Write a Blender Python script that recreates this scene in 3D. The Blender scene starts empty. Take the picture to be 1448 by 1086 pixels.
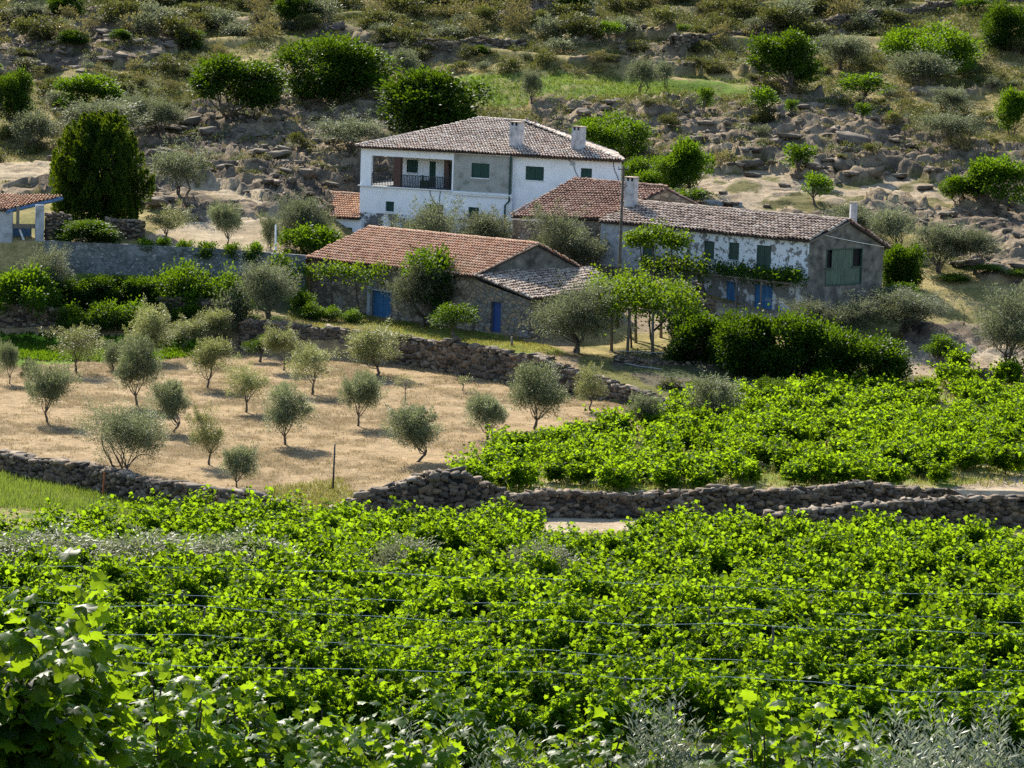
import bpy, math, random
import numpy as np
from mathutils import Vector, Matrix

S = bpy.context.scene
COL = S.collection
R = math.radians
# ------------------------------------------------------------------ camera
FPX = 4106.0            # focal length in photo pixels (1448 wide)
PITCH, ROLL, CZ = R(7.5), R(2.0), 30.0
_F = np.array([0, math.cos(PITCH), -math.sin(PITCH)])
_U = np.array([0, math.sin(PITCH), math.cos(PITCH)])
_X = np.array([1.0, 0, 0])
CR = _X*math.cos(ROLL) + _U*math.sin(ROLL)
CU = _U*math.cos(ROLL) - _X*math.sin(ROLL)
cam_d = bpy.data.cameras.new('camera'); cam = bpy.data.objects.new('camera', cam_d); COL.objects.link(cam)
cam_d.sensor_width = 36; cam_d.lens = 36*FPX/1448
cam_d.clip_start = 0.5; cam_d.clip_end = 5000
M = Matrix(((CR[0], CU[0], -_F[0], 0), (CR[1], CU[1], -_F[1], 0), (CR[2], CU[2], -_F[2], CZ), (0, 0, 0, 1)))
cam.matrix_world = M
S.camera = cam
# ------------------------------------------------------------------ light
SUN_EL, SUN_AZ = R(35), R(-24)      # azimuth from +Y towards +X
W = bpy.data.worlds.new('World'); S.world = W; W.use_nodes = True
nt = W.node_tree; bg = nt.nodes['Background']
sky = nt.nodes.new('ShaderNodeTexSky'); sky.sky_type = 'NISHITA'; sky.sun_disc = False
sky.sun_elevation = SUN_EL; sky.sun_rotation = SUN_AZ % (2*math.pi)
sky.air_density = 1.0; sky.dust_density = 0.6
nt.links.new(sky.outputs[0], bg.inputs[0]); bg.inputs[1].default_value = 0.13
sd = bpy.data.lights.new('sun', 'SUN'); sd.energy = 5.0; sd.angle = R(0.5); sd.color = (1, .93, .80)
sun = bpy.data.objects.new('sun', sd); COL.objects.link(sun)
sv = Vector((math.sin(SUN_AZ)*math.cos(SUN_EL), math.cos(SUN_AZ)*math.cos(SUN_EL), math.sin(SUN_EL)))
sun.rotation_euler = sv.to_track_quat('Z', 'Y').to_euler()
S.view_settings.view_transform = 'Standard'; S.view_settings.look = 'None'
S.view_settings.exposure = 1.1; S.view_settings.gamma = 1.0
S.render.engine = 'CYCLES'
cy = S.cycles
cy.max_bounces = 6; cy.diffuse_bounces = 1; cy.glossy_bounces = 2; cy.transmission_bounces = 3; cy.transparent_max_bounces = 4
cy.volume_bounces = 0
cy.use_denoising = False
RNG = np.random.default_rng(7)
random.seed(7)

# ------------------------------------------------------------------ pixel <-> place helpers (layout only)
def ray(px, py):
    return _F*FPX + CR*(px-724) + CU*(543-py)
def at(px, py, D):
    d = ray(px, py); p = d*(D/d[1]); return np.array([p[0], p[1], p[2]+CZ])
def px_of(x, y, z):
    v = np.stack([x, y, z-CZ], -1)
    f = v@_F; f = np.maximum(f, 1.0)
    return 724+FPX*(v@CR)/f, 543-FPX*(v@CU)/f
def xat(px, D):     # world x for a photo column at depth D (roll ignored)
    return (px-724)/FPX*D

# ------------------------------------------------------------------ noise
def _h(ix, iy, s=0):
    n = (ix.astype(np.int64)*374761393 + iy.astype(np.int64)*668265263 + s*1274126177) & 0xffffffff
    n = ((n ^ (n >> 13))*1274126177) & 0xffffffff
    return ((n ^ (n >> 16)) & 0xffffff)/float(0xffffff)
def vnoise(x, y, s=0):
    ix, iy = np.floor(x), np.floor(y); fx, fy = x-ix, y-iy
    fx = fx*fx*(3-2*fx); fy = fy*fy*(3-2*fy)
    a, b = _h(ix, iy, s), _h(ix+1, iy, s); c, d = _h(ix, iy+1, s), _h(ix+1, iy+1, s)
    return (a*(1-fx)+b*fx)*(1-fy)+(c*(1-fx)+d*fx)*fy
def fbm(x, y, s=0, o=4):
    t = 0; a = .5; n = 0
    for i in range(o):
        t = t+a*vnoise(x, y, s+i*17); n += a; a *= .5; x = x*2.03; y = y*2.03
    return t/n
def cells(x, y, s=0):       # distance to nearest seed, second nearest, and its random value
    ix, iy = np.floor(x), np.floor(y); f1 = np.full(x.shape, 9.); f2 = f1.copy(); rv = np.zeros(x.shape)
    for i in (-1, 0, 1):
        for j in (-1, 0, 1):
            cx, cy_ = ix+i, iy+j
            dx = cx+_h(cx, cy_, s)-x; dy = cy_+_h(cx, cy_, s+5)-y
            d = np.sqrt(dx*dx+dy*dy); m = d < f1
            f2 = np.where(m, f1, np.minimum(f2, d)); rv = np.where(m, _h(cx, cy_, s+9), rv); f1 = np.where(m, d, f1)
    return f1, f2, rv
def sstep(a, b, x):
    t = np.clip((x-a)/(b-a), 0, 1); return t*t*(3-2*t)

# ------------------------------------------------------------------ terrain: lofted feature lines
# each line: list of (photo column, depth, height relative to the camera)
LN = [
 [(0, -40, 1.5)],
 [(0, 0, -1.7)],
 [(0, 12, -4.7)],
 [(0, 28, -8.5)],
 [(0, 60, -16.0)],
 [(0, 95, -20.1), (1448, 95, -20.0)],
 [(0, 116, -22.2), (1448, 118, -22.3)],
 [(0, 142, -24.1), (180, 135, -24.1), (400, 128, -23.6), (470, 129, -23.2), (600, 129, -23.0), (870, 134, -23.8), (1340, 138, -23.7), (1448, 139, -23.7)],
 [(0, 142.6, -23.1), (180, 135.6, -23.1), (400, 128.6, -23.1), (435, 130, -23.2), (470, 130, -23.1), (600, 129.6, -22.7), (655, 130, -22.5), (870, 134.6, -22.75), (1340, 138.6, -22.7), (1448, 139.6, -22.8)],
 [(0, 160, -23.2), (700, 160, -23.2), (960, 160, -23.0), (1448, 160, -22.8)],
 [(0, 188, -23.3), (345, 188, -23.2), (600, 183, -23.2), (770, 174, -23.2), (965, 165, -23.2), (1145, 172, -22.7), (1448, 174, -22.6)],
 [(0, 189, -22.6), (330, 189, -22.4), (350, 188.7, -21.5), (600, 183.7, -21.5), (770, 174.7, -21.5), (870, 171, -22.2), (965, 165.7, -22.7), (1145, 172.7, -22.5), (1448, 175, -22.3)],
 [(0, 197, -19.7), (345, 197, -20.3), (420, 197.3, -20.9), (440, 196, -21.4), (700, 188, -21.8), (870, 187, -21.7), (1000, 187, -20.9), (1145, 189, -20.3), (1448, 196, -20.4)],
 [(0, 198.3, -17.4), (345, 198.3, -18.0), (425, 199.2, -18.9), (437, 201.5, -21.3), (660, 194.5, -21.8), (700, 197, -20.9), (870, 195, -19.0), (1000, 196, -19.2), (1145, 196, -19.4), (1250, 198, -19.3), (1448, 200, -19.0)],
 [(0, 208, -17.2), (370, 208, -17.2), (440, 214, -18.2), (512, 221, -18.5), (724, 215, -18.0), (870, 212, -17.6), (1000, 210, -17.2), (1250, 208, -17.6), (1448, 208, -16.6)],
 [(0, 222, -16.0), (360, 220, -15.6), (430, 231, -14.6), (512, 236, -13.9), (600, 236, -14.2), (724, 234, -14.0), (1000, 224, -14.6), (1448, 222, -14.6)],
 [(0, 240, -13.8), (724, 245, -11.2), (1448, 240, -10.9)],
 [(0, 270, -8.1), (724, 270, -6.6), (1448, 270, -4.8)],
 [(0, 300, -1.7), (724, 300, -0.2), (1448, 300, 2.4)],
 [(0, 330, 6.5), (1448, 330, 10)],
 [(0, 420, 26), (1448, 420, 30)],
 [(0, 700, 72), (1448, 700, 76)],
 [(0, 1500, 110), (1448, 1500, 110)],
]
LN = [np.array(l, float) for l in LN]
def lines_at(px):
    D = np.stack([np.interp(px, l[:, 0], l[:, 1]) for l in LN]); Z = np.stack([np.interp(px, l[:, 0], l[:, 2]) for l in LN]); return D, Z
def terr_pd(px, D):
    Dk, Zk = lines_at(px); z = Zk[0].copy()
    for k in range(len(LN)-1):
        d0, d1 = Dk[k], Dk[k+1]; m = D >= d0
        t = np.clip((D-d0)/np.maximum(d1-d0, 1e-6), 0, 1); z = np.where(m, Zk[k]*(1-t)+Zk[k+1]*t, z)
    return z+CZ
def terr(x, y):
    x = np.asarray(x, float); y = np.asarray(y, float)
    return terr_pd(724+FPX*x/np.maximum(y, 60), y)
def ground_hit(px, py, d0=40, d1=420):
    Ds = np.arange(d0, d1, .25); d = ray(px, py); pts = d[None]*(Ds/d[1])[:, None]
    g = terr(pts[:, 0], Ds); hit = np.nonzero(pts[:, 2]+CZ <= g)[0]
    i = hit[0] if len(hit) else len(Ds)-1
    return np.array([pts[i, 0], Ds[i], g[i]])

# zones, as polygons in the photo plane used only to lay out what grows where on the ground
def inpoly(px, py, poly):
    poly = np.array(poly, float); n = len(poly); r = np.zeros(px.shape, bool); j = n-1
    for i in range(n):
        xi, yi = poly[i]; xj, yj = poly[j]
        c = ((yi > py) != (yj > py)) & (px < (xj-xi)*(py-yi)/(yj-yi+1e-9)+xi); r ^= c; j = i
    return r
ZP = {
 'rockA': [(150, 190), (235, 165), (380, 140), (470, 140), (545, 160), (560, 260), (520, 300), (440, 300), (395, 305), (330, 315), (255, 315), (215, 290), (60, 280), (-100, 290), (-100, 240), (60, 235), (140, 215)],
 'rockB': [(760, 150), (860, 140), (940, 160), (1060, 130), (1180, 150), (1270, 175), (1300, 210), (1420, 225), (1700, 215), (1700, 400), (1390, 400), (1290, 330), (1010, 312), (960, 310), (900, 260), (960, 215), (900, 185), (780, 190)],
 'rockC': [(-100, 10), (160, 25), (250, 60), (240, 95), (60, 110), (-100, 120)],
 'rockE': [(700, 10), (830, 8), (830, 40), (700, 45)],
 'rockD': [(1270, 470), (1380, 470), (1500, 520), (1500, 550), (1380, 540), (1270, 500)],
 'sand1': [(195, 345), (235, 320), (330, 308), (420, 300), (420, 370), (200, 352)],
 'sand2': [(240, 268), (300, 266), (400, 286), (400, 296), (300, 282), (240, 276)],
 'sand3': [(960, 240), (1080, 236), (1180, 262), (1300, 250), (1380, 300), (1240, 285), (1180, 310), (1000, 308), (960, 290)],
 'sand4': [(860, 398), (960, 415), (1120, 440), (1120, 470), (900, 470), (860, 430)],
 'sand5': [(1335, 700), (1360, 688), (1410, 672), (1600, 660), (1600, 720), (1335, 720)],
 'sand6': [(1270, 505), (1450, 505), (1450, 540), (1290, 530)],
 'sand7': [(-100, 238), (80, 228), (80, 260), (-100, 262)],
 'sand8': [(760, 728), (905, 728), (905, 752), (760, 752)],
 'lush': [(600, 116), (720, 106), (900, 108), (1060, 112), (1050, 132), (900, 138), (700, 150), (600, 150)],
 'lushB': [(-200, 466), (70, 474), (300, 480), (300, 503), (180, 512), (60, 514), (-200, 515)],
 'lawn': [(540, 452), (640, 462), (780, 490), (800, 505), (640, 487), (540, 470)],
 'bank': [(-200, 655), (60, 680), (210, 715), (330, 760), (-200, 760)],
 'weedy': [(380, 690), (480, 680), (520, 720), (440, 740), (380, 730)],
 'vineB': [(650, 700), (700, 640), (860, 615), (980, 585), (1060, 560), (1280, 535), (1700, 530), (1700, 700), (1340, 690), (870, 700)],
 'terrL': [(-300, 380), (440, 390), (440, 470), (345, 490), (345, 460), (-300, 470)],
 'gardn': [(345, 440), (520, 445), (560, 470), (345, 460)],
 'orch': [(-300, 515), (345, 495), (600, 515), (770, 550), (960, 590), (960, 600), (700, 650), (600, 680), (470, 740), (400, 720), (330, 700), (180, 680), (0, 645), (-300, 600)],
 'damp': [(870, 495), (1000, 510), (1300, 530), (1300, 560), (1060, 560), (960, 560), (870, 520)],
}
def zone(px, py, k):
    return inpoly(px, py, ZP[k])

def rockmask(x, y, px, py):
    wx = px+26*(fbm(x*.25, y*.25, 3)-.5)*2; wy = py+16*(fbm(x*.25, y*.25, 11)-.5)*2
    m = np.zeros(px.shape)
    for k in ('rockA', 'rockB', 'rockC', 'rockD', 'rockE'): m = np.maximum(m, zone(wx, wy, k))
    for k in ('sand2', 'sand3', 'sand1', 'sand7'): m = np.where(zone(px+8*(fbm(x*.5, y*.5, 5)-.5), wy, k), m*.25, m)
    hill = sstep(222, 240, y)*(fbm(x*.08, y*.10, 31, 3) > .66)
    m = np.maximum(m, hill*.8)
    m = np.where((px > 600) & (px < 1060) & (py > 100) & (py < 152), 0, m)
    return np.clip(m, 0, 1)
def rocks_h(x, y):
    """split bedrock: flat tilted plates with deep joints at two sizes"""
    w1, w2 = fbm(x*.25, y*.25, 71)*2.2, fbm(x*.25, y*.25, 72)*2.2
    f1, f2, rv_ = cells(x*.36+w1+y*.12, y*.62+w2, 40); big = (.25+rv_)*np.clip((f2-f1)/.10, 0, 1)**.6*(1-.35*f1)
    g1, g2, rw = cells(x*.95+w2, y*1.35+w1, 50); sm = (.15+rw)*np.clip((g2-g1)/.22, 0, 1)**.7
    return big*.92+sm*.38+(fbm(x*.16, y*.16, 60)-.5)*2.4+(fbm(x*1.6, y*1.6, 61)-.5)*.16

# ------------------------------------------------------------------ mesh helpers
def new_obj(name, verts, faces, mat, parent=None, fattr=None, cattr=None, smooth=False, loc=(0, 0, 0), mats=None, midx=None):
    """one mesh object; faces is an (n,3)/(n,4) array or a list of such arrays or lists"""
    verts = np.asarray(verts, dtype=np.float32).reshape(-1, 3)
    me = bpy.data.meshes.new(name)
    if isinstance(faces, np.ndarray): groups = [faces]
    else:
        groups = [np.asarray(f) for f in faces] if len(faces) and isinstance(faces[0], np.ndarray) and faces[0].ndim == 2 else None
    if groups is None:
        me.from_pydata(verts.tolist(), [], [list(map(int, f)) for f in faces])
    else:
        groups = [g for g in groups if len(g)]
        nl = sum(g.size for g in groups); nf = sum(len(g) for g in groups)
        me.vertices.add(len(verts)); me.vertices.foreach_set('co', verts.ravel())
        me.loops.add(nl); me.loops.foreach_set('vertex_index', np.concatenate([g.ravel() for g in groups]).astype(np.int32))
        tot = np.concatenate([np.full(len(g), g.shape[1]) for g in groups]); st = np.concatenate([[0], np.cumsum(tot)[:-1]])
        me.polygons.add(nf); me.polygons.foreach_set('loop_start', st.astype(np.int32))
        try: me.polygons.foreach_set('loop_total', tot.astype(np.int32))
        except Exception: pass
        me.update(calc_edges=True)
    if fattr is not None:
        a = me.attributes.new('rnd', 'FLOAT', 'FACE'); a.data.foreach_set('value', np.asarray(fattr, np.float32))
    if cattr is not None:
        a = me.attributes.new('col', 'FLOAT_COLOR', 'POINT')
        c = np.ones((len(verts), 4), np.float32); c[:, :3] = cattr; a.data.foreach_set('color', c.ravel())
    for m in (mats or [mat]): me.materials.append(m)
    if midx is not None: me.polygons.foreach_set('material_index', np.asarray(midx, np.int32))
    if smooth: me.polygons.foreach_set('use_smooth', np.ones(len(me.polygons), bool))
    me.validate()
    o = bpy.data.objects.new(name, me); COL.objects.link(o); o.location = loc
    if parent: o.parent = parent
    return o
def link_mesh(name, me, parent=None):
    o = bpy.data.objects.new(name, me); COL.objects.link(o)
    if parent: o.parent = parent
    return o
def tag(o, label=None, cat=None, group=None, kind=None):
    if label: o['label'] = label
    if cat: o['category'] = cat
    if group: o['group'] = group
    if kind: o['kind'] = kind
    return o
def empty(name, loc, label, cat, group=None, rz=0):
    o = bpy.data.objects.new(name, None); COL.objects.link(o); o.location = tuple(float(v) for v in loc); o.rotation_euler = (0, 0, rz)
    o.empty_display_size = .3
    return tag(o, label, cat, group)

class MB:
    """collects shapes in world metres and links them as one mesh under a thing"""
    def __init__(s): s.v = []; s.f = []; s.n = 0; s.r = []
    def add(s, v, f, r=None):
        v = np.asarray(v, float).reshape(-1, 3); s.v.append(v)
        for q in f: s.f.append([int(i)+s.n for i in q]); s.r.append(random.random() if r is None else r)
        s.n += len(v)
    def box(s, c, ax, ay, hx, hy, z0, z1, r=None):      # centre xy, unit axes xy, half sizes
        c = np.array(c[:2], float); ax = np.array(ax[:2]); ay = np.array(ay[:2]); P = []
        for z in (z0, z1):
            for a, b in ((-1, -1), (1, -1), (1, 1), (-1, 1)): P.append([*(c+ax*hx*a+ay*hy*b), z])
        s.add(P, [(3, 2, 1, 0), (4, 5, 6, 7), (0, 1, 5, 4), (1, 2, 6, 5), (2, 3, 7, 6), (3, 0, 4, 7)], r)
    def obb(s, o, u, v, w, r=None):         # corner and three edge vectors
        o, u, v, w = [np.array(a, float) for a in (o, u, v, w)]
        P = [o, o+u, o+u+v, o+v, o+w, o+u+w, o+u+v+w, o+v+w]
        s.add(P, [(3, 2, 1, 0), (4, 5, 6, 7), (0, 1, 5, 4), (1, 2, 6, 5), (2, 3, 7, 6), (3, 0, 4, 7)], r)
    def prism(s, poly, d, r=None):          # polygon (list of points) extruded by vector d
        P = [np.array(p, float) for p in poly]; n = len(P); d = np.array(d, float)
        s.add(P+[p+d for p in P], [tuple(range(n))[::-1], tuple(range(n, 2*n))]+[(i, (i+1) % n, n+(i+1) % n, n+i) for i in range(n)], r)
    def tube(s, pts, rad, n=6, r=None, cap=True):
        pts = [np.array(p, float) for p in pts]
        if np.isscalar(rad): rad = [rad]*len(pts)
        V = []; prev = None
        for i, p in enumerate(pts):
            t = pts[min(i+1, len(pts)-1)]-pts[max(i-1, 0)]; t = t/(np.linalg.norm(t)+1e-9)
            a = np.cross(t, [0, 0, 1.] if abs(t[2]) < .9 else [1., 0, 0]); a /= np.linalg.norm(a)
            if prev is not None:
                a = prev-t*np.dot(prev, t); a /= (np.linalg.norm(a)+1e-9)
            prev = a; b = np.cross(t, a)
            for k in range(n):
                th = 2*math.pi*k/n; V.append(p+(a*math.cos(th)+b*math.sin(th))*rad[i])
        F = []
        for i in range(len(pts)-1):
            for k in range(n):
                F.append((i*n+k, i*n+(k+1) % n, (i+1)*n+(k+1) % n, (i+1)*n+k))
        if cap: F.append(tuple(range(n))[::-1]); F.append(tuple((len(pts)-1)*n+k for k in range(n)))
        s.add(V, F, r)
    def build(s, name, mat, parent=None, smooth=False):
        off = np.array([0., 0, 0]) if parent is None else world_loc(parent)
        V = np.concatenate(s.v)-off
        return new_obj(name, V, s.f, mat, parent, fattr=s.r, smooth=smooth)
def world_loc(o):
    l = np.array([0., 0, 0])
    while o: l += np.array(o.location); o = o.parent
    return l

# ------------------------------------------------------------------ materials
def mk(name):
    m = bpy.data.materials.new(name); m.use_nodes = True; nt = m.node_tree
    return m, nt, nt.nodes['Principled BSDF'], nt.nodes['Material Output']
def N(nt, t, **k):
    n = nt.nodes.new(t)
    for a, b in k.items(): setattr(n, a, b)
    return n
def ramp(nt, src, stops):
    r = N(nt, 'ShaderNodeValToRGB'); e = r.color_ramp.elements
    while len(e) < len(stops): e.new(.5)
    for i, (p, c) in enumerate(stops): e[i].position = p; e[i].color = (*c, 1) if len(c) == 3 else c
    nt.links.new(src, r.inputs[0]); return r.outputs[0]
def mixc(nt, fac, a, b, mode='MIX'):
    m = N(nt, 'ShaderNodeMix', data_type='RGBA', blend_type=mode)
    L = nt.links
    for s, v in ((0, fac), (6, a), (7, b)):
        if hasattr(v, 'is_linked'): L.new(v, m.inputs[s])
        elif s == 0: m.inputs[0].default_value = v
        else: m.inputs[s].default_value = (*v, 1)
    return m.outputs[2]
def noise(nt, scale, detail=4, coord=None, rough=.55, out=0):
    n = N(nt, 'ShaderNodeTexNoise'); n.inputs['Scale'].default_value = scale; n.inputs['Detail'].default_value = detail; n.inputs['Roughness'].default_value = rough
    if coord is None:
        tc = nt.nodes.get('TC') or N(nt, 'ShaderNodeTexCoord'); tc.name = 'TC'; coord = tc.outputs['Object']
    nt.links.new(coord, n.inputs['Vector']); return n.outputs[out]
def bump(nt, b, h, strength=.4, dist=.05):
    n = N(nt, 'ShaderNodeBump'); n.inputs['Strength'].default_value = strength; n.inputs['Distance'].default_value = dist
    nt.links.new(h, n.inputs['Height']); nt.links.new(n.outputs[0], b.inputs['Normal'])

def leaf_mat(name, base, trans, spread=.35, tmix=.45, rough=.45, spec=.45, var=None, lo=.5):
    m, nt, b, out = mk(name); L = nt.links
    at_ = N(nt, 'ShaderNodeAttribute', attribute_name='rnd'); oi = N(nt, 'ShaderNodeObjectInfo')
    ad = N(nt, 'ShaderNodeMath', operation='MULTIPLY_ADD'); L.new(oi.outputs['Random'], ad.inputs[0]); ad.inputs[1].default_value = .35
    mu = N(nt, 'ShaderNodeMath', operation='MULTIPLY'); L.new(at_.outputs['Fac'], mu.inputs[0]); mu.inputs[1].default_value = .65; L.new(mu.outputs[0], ad.inputs[2])
    lo_ = tuple(c*lo for c in base); hi = tuple(min(1, c*(1+spread)) for c in base)
    v2 = var or hi
    col = ramp(nt, ad.outputs[0], [(0, lo_), (.45, base), (.8, hi), (1, v2)])
    L.new(col, b.inputs['Base Color']); b.inputs['Roughness'].default_value = rough
    b.inputs['Specular IOR Level'].default_value = spec
    tr = N(nt, 'ShaderNodeBsdfTranslucent')
    k = trans[1]/max(base[1], 1e-3)
    tc = ramp(nt, ad.outputs[0], [(0, tuple(c*.55 for c in trans)), (.45, tuple(trans)), (1, tuple(min(.85, c*1.35) for c in trans))])
    L.new(tc, tr.inputs[0])
    mx = N(nt, 'ShaderNodeMixShader'); mx.inputs[0].default_value = tmix
    L.new(b.outputs[0], mx.inputs[1]); L.new(tr.outputs[0], mx.inputs[2]); L.new(mx.outputs[0], out.inputs[0])
    return m
def noise_mat(name, stops, scale=2, rough=.85, bs=.3, bd=.03, detail=6, bscale=None, spec=.3):
    m, nt, b, out = mk(name)
    n = noise(nt, scale, detail); nt.links.new(ramp(nt, n, stops), b.inputs['Base Color'])
    b.inputs['Roughness'].default_value = rough; b.inputs['Specular IOR Level'].default_value = spec
    if bs: bump(nt, b, noise(nt, bscale or scale*3, 6), bs, bd)
    return m
def stone_mat(name, cols, mortar, scale=3.2, stretch=(1, 1, 1.5), patch=None, mw=.12):
    """rubble masonry: cells of varied stone with mortar, optional plaster remains over it"""
    m, nt, b, out = mk(name); L = nt.links
    tc = N(nt, 'ShaderNodeTexCoord'); tc.name = 'TC'
    mp = N(nt, 'ShaderNodeMapping'); mp.inputs['Scale'].default_value = stretch; L.new(tc.outputs['Object'], mp.inputs[0])
    wn = noise(nt, 2.0, 2, mp.outputs[0], out=1)
    va = N(nt, 'ShaderNodeMix', data_type='VECTOR'); va.inputs[0].default_value = .12; L.new(mp.outputs[0], va.inputs[4]); L.new(wn, va.inputs[5])
    v1 = N(nt, 'ShaderNodeTexVoronoi', feature='F1'); v1.inputs['Scale'].default_value = scale; L.new(va.outputs[1], v1.inputs['Vector'])
    v2 = N(nt, 'ShaderNodeTexVoronoi', feature='DISTANCE_TO_EDGE'); v2.inputs['Scale'].default_value = scale; L.new(va.outputs[1], v2.inputs['Vector'])
    sp = N(nt, 'ShaderNodeSeparateColor'); L.new(v1.outputs['Color'], sp.inputs[0])
    sc = ramp(nt, sp.outputs[0], [(i/(len(cols)-1), c) for i, c in enumerate(cols)])
    sc = mixc(nt, 1.0, sc, ramp(nt, noise(nt, 14, 5), [(.3, (.55, .55, .55)), (.7, (1.25, 1.25, 1.25))]), 'MULTIPLY')
    e = ramp(nt, v2.outputs[0], [(0, (0, 0, 0)), (mw, (1, 1, 1))])
    c = mixc(nt, e, mortar, sc)
    if patch:
        pc, th, psc, soft = patch
        pn = noise(nt, psc, 7, rough=.65); pf = ramp(nt, pn, [(th-soft, (0, 0, 0)), (th+soft, (1, 1, 1))])
        c = mixc(nt, pf, c, mixc(nt, noise(nt, 3, 5), tuple(x*.8 for x in pc), pc))
    L.new(c, b.inputs['Base Color']); b.inputs['Roughness'].default_value = .9; b.inputs['Specular IOR Level'].default_value = .2
    bump(nt, b, e, .5 if not patch else .2, .04)
    return m
def rnd_mat(name, cols, rough=.8, nscale=6, amp=(.7, 1.25), spec=.3, bs=.3):
    """per-piece colour (stones, tiles) with fine grain"""
    m, nt, b, out = mk(name); L = nt.links
    a = N(nt, 'ShaderNodeAttribute', attribute_name='rnd')
    c = ramp(nt, a.outputs['Fac'], [(i/(len(cols)-1), c) for i, c in enumerate(cols)])
    c = mixc(nt, 1.0, c, ramp(nt, noise(nt, nscale, 6), [(.3, (amp[0],)*3), (.7, (amp[1],)*3)]), 'MULTIPLY')
    L.new(c, b.inputs['Base Color']); b.inputs['Roughness'].default_value = rough; b.inputs['Specular IOR Level'].default_value = spec
    if bs: bump(nt, b, noise(nt, nscale*2.5, 6), bs, .03)
    return m

MT = {}
MT['vine'] = leaf_mat('vine_leaf', (.014, .050, .002), (.42, .66, .014), tmix=.34, var=(.04, .09, .006), lo=.3, spec=.03, rough=.6)
MT['vine_near'] = leaf_mat('vine_leaf_near', (.016, .055, .003), (.40, .60, .014), tmix=.34, var=(.06, .12, .006), lo=.4, spec=.10, rough=.45)
MT['silver'] = leaf_mat('silvery_leaf', (.15, .18, .13), (.26, .30, .18), tmix=.3, var=(.34, .38, .30), lo=.5, spec=.35, rough=.5)
MT['vine_dark'] = leaf_mat('vine_leaf_dark', (.012, .038, .004), (.18, .32, .006), tmix=.24, lo=.4, spec=.15, rough=.6)
MT['olive'] = leaf_mat('olive_leaf', (.12, .14, .075), (.30, .34, .14), tmix=.28, rough=.55, spec=.25, var=(.32, .35, .24), lo=.45)
MT['olive_grey'] = leaf_mat('olive_leaf_grey', (.095, .11, .065), (.24, .27, .12), tmix=.28, rough=.6, spec=.18, var=(.27, .30, .22), lo=.4)
MT['olive_warm'] = leaf_mat('olive_leaf_warm', (.15, .16, .065), (.36, .38, .11), tmix=.32, rough=.5, spec=.3, var=(.30, .31, .16), lo=.5)
MT['dark'] = leaf_mat('dark_leaf', (.014, .040, .005), (.17, .29, .006), tmix=.24, var=(.08, .13, .012), lo=.4, spec=.15, rough=.6)
MT['conifer'] = leaf_mat('conifer_leaf', (.014, .036, .005), (.20, .30, .006), tmix=.25, var=(.09, .14, .01), lo=.5, spec=.1, rough=.6)
MT['bright'] = leaf_mat('bright_leaf', (.022, .062, .006), (.20, .34, .008), tmix=.32, var=(.09, .15, .012), lo=.4, spec=.12, rough=.6)
MT['scrub'] = leaf_mat('scrub_leaf', (.055, .065, .022), (.17, .18, .03), tmix=.28, var=(.17, .16, .055), lo=.5, spec=.15, rough=.6)
MT['dryscrub'] = leaf_mat('dry_scrub_leaf', (.19, .165, .07), (.30, .26, .08), tmix=.25, var=(.30, .27, .13), lo=.5, spec=.03, rough=.8)
MT['grass'] = leaf_mat('grass_blade', (.08, .12, .02), (.20, .27, .03), tmix=.4, var=(.20, .20, .06), lo=.5)
MT['weedy'] = leaf_mat('weedy_grass', (.13, .13, .035), (.30, .28, .06), tmix=.4, var=(.28, .24, .09), lo=.5, spec=.1, rough=.7)
MT['straw'] = leaf_mat('straw_blade', (.40, .30, .16), (.40, .30, .14), tmix=.25, var=(.55, .44, .25), lo=.6, rough=.7, spec=.2)
MT['pergola'] = leaf_mat('pergola_leaf', (.03, .08, .006), (.27, .40, .010), tmix=.26, var=(.13, .19, .012), lo=.4, spec=.08, rough=.6)
MT['bark'] = noise_mat('bark', [(.3, (.05, .04, .03)), (.7, (.15, .12, .09))], 5, .95, .6, .03)
MT['bark_vine'] = noise_mat('vine_bark', [(.3, (.04, .03, .02)), (.7, (.11, .08, .055))], 8, .95, .6, .02)
MT['wallstone'] = rnd_mat('dry_stone', [(.04, .032, .025), (.11, .085, .06), (.17, .13, .092), (.07, .058, .046), (.21, .145, .088), (.24, .20, .15)], .92, 7, (.6, 1.3))
MT['rock'] = rnd_mat('granite_rock', [(.075, .06, .045), (.19, .148, .105), (.12, .095, .07)], .92, 1.8, (.55, 1.35))
MT['core'] = noise_mat('wall_core', [(.3, (.03, .026, .022)), (.7, (.07, .06, .05))], 4)
MT['tile_old'] = rnd_mat('old_roof_tile', [(.30, .21, .16), (.60, .47, .37), (.68, .56, .45), (.44, .30, .22), (.74, .66, .56), (.38, .31, .25)], .85, 4, (.6, 1.3))
MT['tile_pink'] = rnd_mat('pink_roof_tile', [(.50, .25, .13), (.62, .345, .20), (.58, .36, .23), (.40, .19, .10), (.66, .43, .27)], .8, 2.5, (.8, 1.15))
MT['tile_red'] = rnd_mat('red_roof_tile', [(.20, .10, .07), (.38, .21, .145), (.46, .29, .20), (.28, .14, .09), (.52, .38, .28)], .85, 4, (.6, 1.25))
MT['tile_brown'] = rnd_mat('brown_roof_tile', [(.16, .11, .08), (.40, .29, .21), (.56, .44, .34), (.26, .18, .13), (.66, .55, .44)], .88, 4, (.6, 1.3))
MT['under'] = noise_mat('roof_boarding', [(.3, (.03, .022, .018)), (.7, (.07, .05, .04))], 4)
MT['white'] = noise_mat('white_plaster', [(.25, (.72, .72, .72)), (.5, (.86, .86, .87)), (.8, (.90, .90, .90))], .9, .85, .06, .01)
MT['trimwhite'] = noise_mat('white_trim', [(.3, (.66, .66, .65)), (.6, (.82, .82, .81))], 3, .8, .1, .01)
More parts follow.
